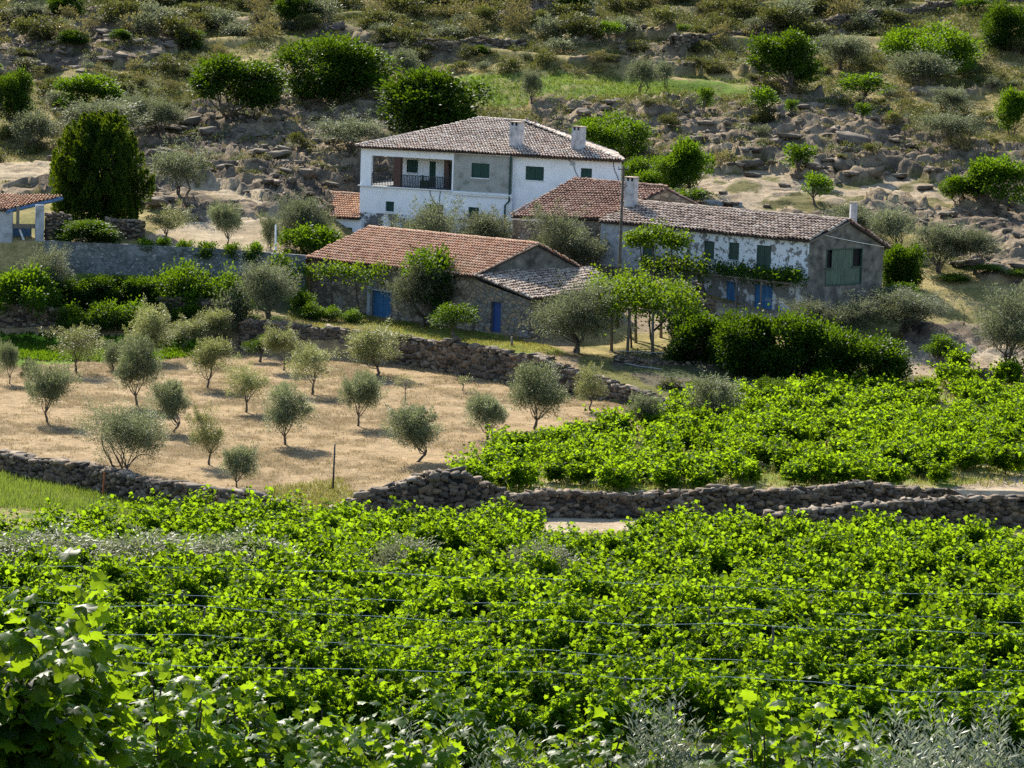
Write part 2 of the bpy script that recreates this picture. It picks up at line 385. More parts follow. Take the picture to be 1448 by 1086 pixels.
MT['greyrender'] = noise_mat('grey_render', [(.28, (.20, .20, .17)), (.45, (.32, .32, .29)), (.7, (.38, .38, .35))], 1.6, .9, .3, .02)
MT['concrete'] = noise_mat('grey_concrete', [(.28, (.20, .21, .21)), (.5, (.36, .37, .38)), (.75, (.48, .49, .5))], 1.6, .9, .3, .02)
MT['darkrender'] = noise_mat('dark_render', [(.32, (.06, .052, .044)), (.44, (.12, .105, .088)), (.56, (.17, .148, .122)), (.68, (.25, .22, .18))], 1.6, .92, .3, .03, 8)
MT['stone'] = stone_mat('rubble_masonry', [(.13, .12, .105), (.25, .215, .165), (.34, .24, .14), (.20, .19, .17), (.30, .27, .23)], (.09, .082, .072), 3.2)
MT['stonegrey'] = stone_mat('grey_rubble_masonry', [(.15, .12, .085), (.36, .28, .19), (.24, .195, .145), (.42, .34, .25)], (.085, .075, .06), 2.2, patch=((.30, .275, .235), .60, .8, .05), mw=.12)
MT['stonewash'] = stone_mat('whitewashed_rubble', [(.12, .12, .115), (.22, .21, .195), (.17, .165, .155)], (.16, .155, .145), 3, patch=((.78, .78, .78), .52, .9, .012))
MT['washflaky'] = stone_mat('flaking_whitewash', [(.17, .165, .15), (.27, .25, .22), (.22, .21, .19)], (.20, .19, .17), 4, patch=((.80, .80, .80), .47, 2.2, .02))
MT['washflaky2'] = stone_mat('worn_whitewash', [(.17, .165, .15), (.27, .25, .22), (.22, .21, .19)], (.20, .19, .17), 4, patch=((.66, .66, .66), .56, 1.1, .02))
MT['longwall'] = stone_mat('blue_grey_rubble', [(.11, .115, .11), (.21, .215, .205), (.155, .16, .155), (.32, .32, .30)], (.08, .082, .08), 4.2, patch=((.24, .25, .25), .60, .9, .04))
def plank_mat(name, c, dark=.5, sc=9):
    m, nt, b, out = mk(name); L = nt.links
    tc = N(nt, 'ShaderNodeTexCoord'); tc.name = 'TC'
    mp = N(nt, 'ShaderNodeMapping'); mp.inputs['Scale'].default_value = (1, 1, .12); L.new(tc.outputs['Object'], mp.inputs[0])
    n = noise(nt, sc, 5, mp.outputs[0])
    L.new(ramp(nt, n, [(.3, tuple(x*dark for x in c)), (.7, c)]), b.inputs['Base Color']); b.inputs['Roughness'].default_value = .65
    return m
MT['green'] = plank_mat('green_shutter', (.006, .06, .042))
MT['greenold'] = plank_mat('old_green_boards', (.10, .15, .10), .4)
MT['greendk'] = plank_mat('dark_green_boards', (.035, .075, .055), .5)
MT['blue'] = plank_mat('blue_boards', (.05, .19, .40), .55)
MT['bluedk'] = plank_mat('deep_blue_boards', (.02, .07, .25), .6)
MT['bluebeam'] = noise_mat('blue_painted_beam', [(.3, (.06, .13, .24)), (.7, (.12, .22, .36))], 4)
MT['brownwood'] = plank_mat('brown_wood', (.10, .045, .03), .5)
MT['wood'] = plank_mat('grey_weathered_wood', (.20, .16, .12), .5)
MT['iron'] = noise_mat('dark_iron', [(.3, (.015, .02, .02)), (.7, (.035, .04, .045))], 8, .5)
MT['pipe'] = noise_mat('green_pipe_paint', [(.3, (.01, .05, .045)), (.7, (.02, .08, .065))], 3, .45)
MT['void'] = noise_mat('dark_interior', [(.3, (.008, .008, .008)), (.7, (.02, .018, .016))], 3)
MT['chim'] = noise_mat('chimney_plaster', [(.28, (.20, .20, .20)), (.45, (.36, .36, .37)), (.7, (.52, .51, .50))], 2.2, .9, .3, .02)
MT['wire'] = noise_mat('galvanised_wire', [(.3, (.8, .76, .66)), (.7, (.9, .86, .76))], 6, .5, 0)
MT['rust'] = noise_mat('rusty_iron', [(.3, (.25, .07, .02)), (.7, (.42, .13, .04))], 8)
MT['hose'] = noise_mat('pale_hose', [(.3, (.25, .26, .27)), (.7, (.36, .37, .38))], 8)

# ================================================================== GROUND
def build_ground():
    pxs = np.concatenate([np.linspace(-8000, -1600, 10), np.linspace(-1300, -520, 27), np.arange(-500, 1951, 5.0), np.linspace(1980, 2750, 27), np.linspace(3000, 9400, 10)])
    Dk, Zk = lines_at(pxs)
    res = [40, 6, 4, 1.5, .8, .6, .6, .2, .5, .5, .2, .5, .5, .5, .33, .33, .33, .33, .33, 1.2, 12, 120]
    Ds = []
    for k in range(len(LN)-1):
        seg = np.max(Dk[k+1][30:-30]-Dk[k][30:-30]); n = max(2, int(math.ceil(seg/res[min(k, len(res)-1)])))
        for i in range(n):
            Ds.append(Dk[k]*(1-i/n)+Dk[k+1]*i/n)
    Ds.append(Dk[-1]); Ds = np.array(Ds)
    P = np.broadcast_to(pxs[None], Ds.shape)
    X = (P-724)/FPX*np.maximum(Ds, 60); Y = Ds
    Z = terr_pd(P, Ds)
    qx, qy = px_of(X, np.maximum(Y, 5), Z)
    rm = rockmask(X, Y, qx, qy); rm = np.where((Y < 150) | (Y > 360), 0, rm)
    Z = Z+(fbm(X*.35, Y*.35, 1)-.5)*.22*sstep(20, 60, Y)+(fbm(X*.06, Y*.06, 2, 3)-.5)*3.0*sstep(232, 262, Y)*(1-.7*rm)
    Z = Z+rm*rocks_h(X, Y)*np.where(Y > 222, 1, .6)
    # hill terraces: low banks that run along the slope
    tb = np.abs(((Y+X*.25+fbm(X*.05, Y*.05, 8)*16) % 17)-8.5)
    Z = Z+sstep(258, 275, Y)*(1-sstep(340, 380, Y))*sstep(2.0, .3, tb)*.6
    n1 = fbm(X*.5, Y*.5, 21); n2 = fbm(X*.12, Y*.12, 22); n3 = fbm(X*1.7, Y*1.7, 23, 3)
    def C(*c): return np.array(c)[None, None]
    def mx(a, b, t): return a*(1-t[..., None])+b*t[..., None]
    straw = mx(C(.30, .215, .118), C(.17, .122, .062), sstep(.35, .7, n1)); straw = mx(straw, C(.37, .275, .16), sstep(.55, .75, n3)*.6)
    dryg = mx(C(.32, .255, .11), C(.18, .155, .055), sstep(.35, .65, n1)); dryg = mx(dryg, C(.11, .11, .03), sstep(.45, .6, n2)*.85)
    green = mx(C(.10, .16, .02), C(.20, .21, .05), sstep(.35, .65, n1))
    soil = mx(C(.055, .045, .025), C(.04, .06, .012), sstep(.4, .6, n1))
    sand = mx(C(.31, .24, .16), C(.41, .33, .23), sstep(.35, .65, n1))
    rock = mx(C(.20, .155, .105), C(.09, .072, .054), sstep(.4, .62, n1)); rock = mx(rock, C(.30, .235, .155), sstep(.52, .68, n2)*.5)
    rock = mx(rock, C(.34, .27, .19), sstep(.5, .7, n3)*.3)
    col = np.zeros(X.shape+(3,)); col[:] = dryg
    wx = qx+14*(fbm(X*.6, Y*.6, 61)-.5)*2; wy = qy+6*(fbm(X*.6, Y*.6, 62)-.5)*2
    def put(k, c, t=None):
        nonlocal col
        m = zone(wx, wy, k).astype(float)
        if t is not None: m = m*t
        col = mx(col, np.broadcast_to(c, col.shape), m)
    col = mx(col, np.broadcast_to(soil, col.shape), (Y < 126).astype(float))
    side = (Y > 126) & (Y < 190)
    col = mx(col, np.broadcast_to(straw, col.shape), (side & (X < 4)).astype(float))
    put('orch', straw, ((Y > 128) & (Y < 190)).astype(float))
    put('vineB', mx(C(.18, .22, .05), C(.34, .30, .14), sstep(.4, .62, n1)))
    put('weedy', mx(C(.32, .26, .13), C(.22, .21, .08), sstep(.4, .6, n1)))
    put('bank', mx(C(.10, .14, .03), C(.22, .19, .075), sstep(.4, .6, n1)))
    put('lushB', C(.15, .27, .02)); put('terrL', mx(C(.10, .09, .05), C(.10, .14, .03), sstep(.4, .6, n1)))
    put('gardn', mx(C(.10, .13, .03), C(.25, .2, .11), sstep(.45, .6, n1)))
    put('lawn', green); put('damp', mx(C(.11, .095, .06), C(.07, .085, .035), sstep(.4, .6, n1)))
    ha = (Y > 200).astype(float)
    col = mx(col, np.broadcast_to(rock, col.shape), rm)
    put('lush', mx(C(.13, .20, .03), C(.24, .23, .08), sstep(.42, .62, n1)), ha)
    for k in ('sand1', 'sand2', 'sand3', 'sand7'): put(k, sand, ha*(.85 if k != 'sand3' else sstep(.62, .5, n1)))
    for k in ('sand4', 'sand5', 'sand6', 'sand8'): put(k, sand)
    m, nt, b, out = mk('ground'); L = nt.links
    a = N(nt, 'ShaderNodeAttribute', attribute_name='col')
    g1 = ramp(nt, noise(nt, 2.2, 8, rough=.7), [(.28, (.55, .55, .55)), (.5, (1, 1, 1)), (.72, (1.4, 1.36, 1.3))])
    g2 = ramp(nt, noise(nt, 9, 5, rough=.7), [(.3, (.72, .72, .72)), (.7, (1.25, 1.25, 1.25))])
    c = mixc(nt, 1, mixc(nt, 1, a.outputs['Color'], g1, 'MULTIPLY'), g2, 'MULTIPLY')
    L.new(c, b.inputs['Base Color']); b.inputs['Roughness'].default_value = .95; b.inputs['Specular IOR Level'].default_value = .05
    bump(nt, b, noise(nt, 5, 8, rough=.7), .7, .12)
    nr, nc = X.shape
    idx = np.arange(nr*nc).reshape(nr, nc)
    F = np.stack([idx[:-1, :-1], idx[:-1, 1:], idx[1:, 1:], idx[1:, :-1]], -1).reshape(-1, 4)
    o = new_obj('ground', np.stack([X, Y, Z], -1).reshape(-1, 3), F, m, cattr=col.reshape(-1, 3), smooth=True)
    tag(o, 'sloping valley ground of dry grass, bare soil and granite slabs', kind='structure')
build_ground()

def surf(x, y):
    """ground height including the rocky relief"""
    x = np.atleast_1d(np.asarray(x, float)); y = np.atleast_1d(np.asarray(y, float)); z = terr(x, y)
    qx, qy = px_of(x, np.maximum(y, 5), z); rm = rockmask(x, y, qx, qy); rm = np.where((y < 150) | (y > 360), 0, rm)
    z = z+(fbm(x*.35, y*.35, 1)-.5)*.22*sstep(20, 60, y)+(fbm(x*.06, y*.06, 2, 3)-.5)*3.0*sstep(232, 262, y)*(1-.7*rm)
    z = z+rm*rocks_h(x, y)*np.where(y > 222, 1, .6)
    return z
def gp(px, py, d0=40, d1=420):
    """ground point seen at a photo pixel, on the finished relief"""
    Ds = np.arange(d0, d1, .2); d = ray(px, py); pts = d[None]*(Ds/d[1])[:, None]
    g = surf(pts[:, 0], Ds); hit = np.nonzero(pts[:, 2]+CZ <= g)[0]
    i = hit[0] if len(hit) else len(Ds)-1
    return np.array([pts[i, 0], Ds[i], g[i]])

# ================================================================== FOLIAGE
def rv(n, rng):
    v = rng.normal(size=(n, 3)); return v/np.linalg.norm(v, axis=1, keepdims=True)
def leaves(P, Dr, L, Wd, rng, fold=.25, droop=0.0):
    """diamond leaves folded along the midrib at points P pointing along Dr; L length, Wd width (arrays)"""
    n = len(P); Dr = Dr/np.linalg.norm(Dr, axis=1, keepdims=True)
    up = rng.normal(size=(n, 3))*.55+np.array([0, 0, 1.]); sx = np.cross(Dr, up); sx /= np.linalg.norm(sx, axis=1, keepdims=True)+1e-9
    nn = np.cross(sx, Dr)
    L = L[:, None]; Wd = Wd[:, None]
    a = P; t = P+Dr*L-nn*L*droop; m = P+Dr*L*.45+nn*Wd*fold
    l = m-sx*Wd*.5; r = m+sx*Wd*.5
    mid = P+Dr*L*.5-nn*Wd*fold*.3
    V = np.stack([a, r, t, l], 1).reshape(-1, 3); i = np.arange(n)[:, None]*4
    return V, i+np.array([[0, 1, 2, 3]])
LOBE = np.array([(0, 0), (.16, -.10), (.42, .02), (.34, .22), (.50, .42), (.30, .50), (.24, .72), (.10, .70), (0, 1.0), (-.10, .70), (-.24, .72), (-.30, .50), (-.50, .42), (-.34, .22), (-.42, .02), (-.16, -.10)])
def lobed(P, Dr, L, rng, cup=.18):
    """five lobed vine leaves, slightly cupped"""
    n = len(P); Dr = Dr/np.linalg.norm(Dr, axis=1, keepdims=True)
    up = rng.normal(size=(n, 3))*.5+np.array([0, -.35, .8]); sx = np.cross(Dr, up); sx /= np.linalg.norm(sx, axis=1, keepdims=True)+1e-9
    nn = np.cross(sx, Dr); K = len(LOBE)
    u = LOBE[None, :, 0, None]*L[:, None, None]*1.05; v = LOBE[None, :, 1, None]*L[:, None, None]
    j = 1+rng.normal(size=(n, K, 1))*.06
    h = -cup*(np.abs(LOBE[None, :, 0, None])*1.6+(LOBE[None, :, 1, None]-.4)**2*1.3)*L[:, None, None]
    V = P[:, None]+sx[:, None]*u*j+Dr[:, None]*v*j+nn[:, None]*h*(1+rng.normal(size=(n, K, 1))*.5)
    c = P[:, None]+Dr[:, None]*L[:, None, None]*.35
    V = np.concatenate([V, c], 1).reshape(-1, 3)
    f = np.array([[k, (k+1) % K, K] for k in range(K)]); F = (np.arange(n)[:, None, None]*(K+1)+f[None]).reshape(-1, 3)
    return V, F, K

def crown_pts(rng, n, clumps, cr, shape, wisp=.15, fill=.25, up=0.3, low=1.0):
    """leaf positions in clumps spread through an ellipsoid; shape=(cx,cy,cz,rx,ry,rz); returns points and outward directions"""
    cx, cy_, cz, rx, ry, rz = shape
    d = rv(clumps, rng); rad = rng.uniform(fill, 1, clumps)**.6
    d[:, 2] = np.where(d[:, 2] < (-.7 if low > .3 else -.95), -d[:, 2]*.5, d[:, 2])
    cc = np.stack([cx+d[:, 0]*rx*rad*(1-cr*.6), cy_+d[:, 1]*ry*rad*(1-cr*.6), cz+d[:, 2]*rz*rad*(1-cr*.5)], -1)
    cs = rng.uniform(.5, 1.5, clumps)*cr*(rx+ry+rz)/3
    w = cs**2; k = rng.choice(clumps, n, p=w/w.sum())
    dd = rv(n, rng); rr = rng.uniform(0, 1, n)**.42*(1+rng.exponential(wisp, n)*.6)
    dd[:, 2] = dd[:, 2]*.85+.05
    P = cc[k]+dd*(cs[k]*rr)[:, None]
    out = dd*1.0+np.array([0, 0, up])+(P-np.array([cx, cy_, cz]))/np.array([rx, ry, rz])*.5+rng.normal(size=(n, 3))*.55
    return P, out, cc, k
def limb(a, b, rng, r0, r1, mb, sag=.1, n=5, sides=6):
    a, b = np.array(a, float), np.array(b, float); L = np.linalg.norm(b-a); pts = []; rs = []
    off = rng.normal(size=3)*sag*L
    for i in range(n+1):
        t = i/n; pts.append(a*(1-t)+b*t+off*math.sin(math.pi*t)+rng.normal(size=3)*.015*L*(0 < i < n)); rs.append(r0*(1-t)+r1*t)
    mb.tube(pts, rs, sides, cap=False)

def tree_meshes(key, kind, seed, leaf='olive', H=3.4, Wd=3.0, trunk_h=.9, n=4200, clumps=26, cr=.34, ll=.10, lw=.035, tr=.066, stems=1, wisp=.2, low=.0, fill=.25, up=.3, flat=1.0, lobes=None, crown=None):
    rng = np.random.default_rng(seed)
    rz = (H-trunk_h)/2*1.05; cz = H-rz
    if crown == 'plume': P, out, cc = plume_pts(rng, n, H, Wd)
    elif crown == 'spray': 
        P, out, cc = spray_pts(rng, n//2, H, Wd, trunk_h, max(5, clumps//3), 10)
        P2, o2, _, _ = crown_pts(rng, n//2, 16, .36, (rng.normal()*.04*Wd, 0, cz-.05*H, Wd*.46, Wd*.46, rz*.86), .25, .3, .4, trunk_h)
        P, out = np.concatenate([P, P2]), np.concatenate([out, o2])
    elif lobes:
        Ps, Os, Cs = [], [], []
        for (ox, oy, oz, sr) in lobes:
            p, o, c, _ = crown_pts(rng, n//len(lobes), max(6, clumps//len(lobes)), cr*1.25, (ox*Wd/2, oy*Wd/2, trunk_h+oz*(H-trunk_h), sr*Wd/2, sr*Wd/2, sr*(H-trunk_h)/2*1.1), wisp, fill, up, trunk_h)
            Ps.append(p); Os.append(o); Cs.append(c)
        P, out, cc = np.concatenate(Ps), np.concatenate(Os), np.concatenate(Cs)
    else:
        P, out, cc, _ = crown_pts(rng, n, clumps, cr, (0, 0, cz, Wd/2, Wd/2, rz), wisp, fill, up, trunk_h)
    keep = P[:, 2] > max(.05, low); P, out = P[keep], out[keep]; m = len(P)
    V, F = leaves(P, out, rng.uniform(.6, 1.3, m)*ll, rng.uniform(.7, 1.25, m)*lw, rng)
    # light and dark clumps: neighbouring sprays share part of their tone
    tone = fbm(P[:, 0]*1.3+seed, P[:, 2]*1.3+P[:, 1]*.9, seed % 50, 2)
    r = np.clip(rng.uniform(0, 1, m)*.6+(tone-.25)*.8, 0, 1)
    c = new_obj('crown', V, F, MT[leaf], fattr=r)
    mb = MB(); top = np.array([rng.normal()*.05*H, rng.normal()*.05*H, trunk_h*1.05])
    for s in range(stems):
        base = np.array([rng.normal()*.06*Wd*(stems > 1), rng.normal()*.06*Wd*(stems > 1), -.25])
        tp = top if stems == 1 else np.array([base[0]*2.2, base[1]*2.2, trunk_h*1.05])
        limb(base, tp, rng, tr*1.5/(stems**.4), tr*.85/(stems**.4), mb, .06, 6, 7)
        for i in rng.choice(len(cc), min(len(cc), max(4, 11//stems)), replace=False):
            limb(tp, cc[i], rng, tr*.5/(stems**.3), tr*.12, mb, .12, 5, 5)
    t = mb.build('trunk', MT['bark'], None, smooth=True)
    mc, mt = c.data, t.data; mc.name = key+'_crown'; mt.name = key+'_trunk'
    bpy.data.objects.remove(c); bpy.data.objects.remove(t)
    return dict(c=mc, t=mt, H=float(np.percentile(P[:, 2], 99.3)), W=float(np.percentile(np.abs(P[:, :2]), 97.5)*2))
def spray_pts(rng, n, H, Wd, th, boughs=7, sprays=9):
    """olive crown: a few uneven boughs, each breaking into feathery upward sprays"""
    Ps, Os, C = [], [], []; cz = th+(H-th)*.46; k = boughs*sprays; m = max(4, n//k)
    for b in range(boughs):
        a = 2*math.pi*b/boughs+rng.normal()*.35; q = rng.uniform(.25, .62)*Wd/2 if b else 0
        c = np.array([math.cos(a)*q, math.sin(a)*q, cz+rng.uniform(-.26, .24)*(H-th)]); br = rng.uniform(.6, 1.1)*Wd*.30; C.append(c)
        for s in range(sprays):
            d = rv(1, rng)[0]; d[2] = abs(d[2])*rng.uniform(-.25, 1); d /= np.linalg.norm(d)+1e-9
            p0 = c+d*br*rng.uniform(.1, .75)*np.array([1, 1, .9]); up = d+np.array([0, 0, .75])+rng.normal(size=3)*.25; up /= np.linalg.norm(up); L = rng.uniform(.5, 1.1)*br*1.1
            t = rng.uniform(0, 1, m)**.8; r = br*.38*(1-.6*t)*rng.uniform(0, 1, m)**.5; e = rv(m, rng)
            P = p0+up*(t*L)[:, None]+e*r[:, None]; P[:, 2] -= (r+L*.25)*rng.uniform(0, .5, m)
            Ps.append(P); Os.append(up*.8+e*.9+rng.normal(size=(m, 3))*.4)
    return np.concatenate(Ps), np.concatenate(Os), np.array(C)
def plume_pts(rng, n, H, Wd):
    """upright flame shaped sprays of a dense conifer"""
    Ps, Os, C = [], [], []
    K = 230
    for i in range(K):
        zz = rng.uniform(.10, .90); rad = max(0, 1-((zz-.36)/.58)**1.7)**.75 if zz > .36 else (.70+.83*zz); rad = min(rad, 1)
        th = rng.uniform(0, 2*math.pi); q = rng.uniform(.0, 1)**.5*rad*Wd/2*.90
        b = np.array([math.cos(th)*q, math.sin(th)*q, zz*H]); h = rng.uniform(.13, .25)*H; w = rng.uniform(.05, .09)*Wd
        m = n//K; t = rng.uniform(0, 1, m); rr = w*(1-t**1.6)*rng.uniform(.5, 1, m)**.5; a = rng.uniform(0, 2*math.pi, m)
        lean = np.array([math.cos(th), math.sin(th), 0])*.22
        P = b+np.stack([np.cos(a)*rr, np.sin(a)*rr, (t-.35)*h], -1)+lean*(t*h)[:, None]
        Ps.append(P); Os.append(np.stack([np.cos(a)*.5, np.sin(a)*.5, np.full(m, 1.2)], -1)+rng.normal(size=(m, 3))*.35); C.append(b)
    return np.concatenate(Ps), np.concatenate(Os), np.array(C)

PROTO = {}
def proto(kind, v):
    key = (kind, v)
    if key in PROTO: return PROTO[key]
    s = abs(hash(kind)) % 1 + sum(map(ord, kind))*7+v*31
    K = dict(
     olive=dict(crown='spray', leaf='olive', H=3.4, Wd=3.0, trunk_h=.42, n=13000, clumps=22, cr=.36, ll=.13, lw=.04, wisp=.35),
     olive_warm=dict(crown='spray', leaf='olive_warm', H=3.4, Wd=3.0, trunk_h=.42, n=10500, clumps=20, cr=.35, ll=.13, lw=.04, wisp=.45),
     olive_open=dict(crown='spray', leaf='olive_warm', H=3.4, Wd=3.0, trunk_h=.6, n=7500, clumps=18, cr=.33, ll=.125, lw=.04, wisp=.4),
     olive_low=dict(crown='spray', leaf='olive', H=2.2, Wd=2.2, trunk_h=.12, n=6500, clumps=26, cr=.36, ll=.12, lw=.036, wisp=.35, stems=3),
     olive_big=dict(crown='spray', leaf='olive', H=4.6, Wd=5.2, trunk_h=.35, n=26000, clumps=56, cr=.29, ll=.13, lw=.042, wisp=.3, stems=3, tr=.12),
     olive_vein=dict(crown='spray', leaf='olive_grey', H=4.6, Wd=4.8, trunk_h=.5, n=20000, clumps=50, cr=.30, ll=.15, lw=.05, wisp=.25, stems=2, tr=.13),
     hill_olive=dict(crown='spray', leaf='olive_grey', H=4.2, Wd=4.5, trunk_h=.5, n=8500, clumps=32, cr=.33, ll=.19, lw=.075, wisp=.25, stems=3, tr=.12),
     dark_round=dict(leaf='dark', H=5.5, Wd=6, trunk_h=.35, n=13000, clumps=30, cr=.30, ll=.27, lw=.17, wisp=.3, fill=.6, tr=.15, stems=2),
     dark_wide=dict(leaf='dark', H=5, Wd=9, trunk_h=.2, n=19000, clumps=46, cr=.25, ll=.27, lw=.17, wisp=.3, fill=.6, tr=.16, stems=3),
     bright_round=dict(leaf='bright', H=4.5, Wd=5, trunk_h=.4, n=8500, clumps=22, cr=.30, ll=.25, lw=.17, wisp=.35, fill=.6, tr=.12, stems=2),
     bright_small=dict(leaf='bright', H=2.4, Wd=2.4, trunk_h=.5, n=1500, clumps=16, cr=.34, ll=.17, lw=.11, wisp=.2, tr=.07),
     bright_wide=dict(leaf='bright', H=4.2, Wd=9, trunk_h=.2, n=14000, clumps=36, cr=.24, ll=.25, lw=.17, wisp=.35, fill=.6, tr=.14, stems=3),
     conifer=dict(leaf='conifer', H=8, Wd=6.6, trunk_h=1.0, n=60000, ll=.22, lw=.10, crown='plume', tr=.2),
     citrus=dict(leaf='dark', H=2.6, Wd=2.6, trunk_h=.9, n=3600, clumps=24, cr=.33, ll=.13, lw=.075, wisp=.1, tr=.09),
     hedge_bush=dict(leaf='vine_dark', H=3.4, Wd=4.6, trunk_h=.0, n=13000, clumps=30, cr=.30, ll=.19, lw=.15, wisp=.35, fill=.5, tr=.08, stems=4),
     thicket=dict(leaf='bright', H=2.4, Wd=3.4, trunk_h=.1, n=3200, clumps=26, cr=.3, ll=.17, lw=.13, wisp=.3, tr=.05, stems=4),
     shrub=dict(leaf='scrub', H=1.7, Wd=2.4, trunk_h=.0, n=1500, clumps=12, cr=.36, ll=.2, lw=.10, wisp=.2, tr=.04, stems=3),
     shrub_olive=dict(crown='spray', leaf='olive_grey', H=1.8, Wd=2.4, trunk_h=.0, n=1500, clumps=12, cr=.36, ll=.19, lw=.08, wisp=.2, tr=.04, stems=3),
     shrub_dry=dict(leaf='dryscrub', H=1.2, Wd=1.9, trunk_h=.02, n=600, clumps=10, cr=.4, ll=.2, lw=.07, wisp=.3, tr=.03, stems=3),
     thin=dict(leaf='olive_warm', H=2.2, Wd=1.7, trunk_h=.9, n=600, clumps=8, cr=.30, ll=.11, lw=.035, wisp=.5, tr=.035),
     sapling=dict(leaf='olive_warm', H=1.0, Wd=.9, trunk_h=.35, n=260, clumps=6, cr=.36, ll=.11, lw=.035, wisp=.4, tr=.03),
    )[kind]
    PROTO[key] = tree_meshes(kind+str(v), kind, s, **K); return PROTO[key]

TREES = []
def tree(kind, v, px, py, wpx, hpx, label, cat='tree', name=None, group=None, D=None, rz=None, part='crown', dy=0):
    """a plant whose foot is seen at px,py, wpx wide and hpx tall in the photo"""
    p = proto(kind, v)
    g = gp(px, py) if D is None else at(px, py, D)
    sc = g[1]/FPX; w, h = wpx*sc/p['W']/1.02, hpx*sc/p['H']/1.0
    if D is not None:
        g[2] = float(surf(g[0], D)[0]); h = max(.4*h, (at(px, py-hpx, D)[2]-g[2])/p['H'])
    e = empty(name or ('olive_tree' if 'olive' in kind else 'tree'), (g[0], g[1], g[2]-.03), label, cat, group, rz=random.uniform(0, 6.28) if rz is None else rz)
    e.scale = (w, w, h)
    link_mesh(part, p['c'], e); link_mesh('trunk', p['t'], e)
    return e

# ================================================================== DRY STONE WALLS
def _stone_template():
    g = [-1, 0, 1]; V = []; ix = {}
    for i in g:
        for j in g:
            for k in g:
                if max(abs(i), abs(j), abs(k)) == 1: ix[(i, j, k)] = len(V); V.append((i, j, k))
    F = []
    for ax in range(3):
        for s in (-1, 1):
            o = [a for a in range(3) if a != ax]
            for p in (-1, 0):
                for q in (-1, 0):
                    c = []
                    for (dp, dq) in ((0, 0), (1, 0), (1, 1), (0, 1)):
                        t = [0, 0, 0]; t[ax] = s; t[o[0]] = p+dp; t[o[1]] = q+dq; c.append(ix[tuple(t)])
                    flip = (s > 0) != (ax == 1)
                    F.append(c if flip else c[::-1])
    V = np.array(V, float); L = np.linalg.norm(V, axis=1, keepdims=True); V = V*(.66+.34/L)   # rounded
    return V, np.array(F)
ST_V, ST_F = _stone_template()
def stones(C, S3, ang, rng, jit=.16, tilt=.12):
    """rounded rough stones: centres, half sizes, heading angles"""
    n = len(C); V = ST_V[None]*S3[:, None]*(1+rng.normal(size=(n, 26, 1))*jit*.6)+rng.normal(size=(n, 26, 3))*jit*S3[:, None]*.5
    ta = rng.normal(size=n)*tilt; ca, sa = np.cos(ta)[:, None], np.sin(ta)[:, None]
    x, z = V[:, :, 0]*ca-V[:, :, 2]*sa, V[:, :, 0]*sa+V[:, :, 2]*ca
    cb, sb = np.cos(ang)[:, None], np.sin(ang)[:, None]; y = V[:, :, 1]
    V = np.stack([x*cb-y*sb, x*sb+y*cb, z], -1)+C[:, None]
    F = (np.arange(n)[:, None, None]*26+ST_F[None]).reshape(-1, 4)
    return V.reshape(-1, 3), F
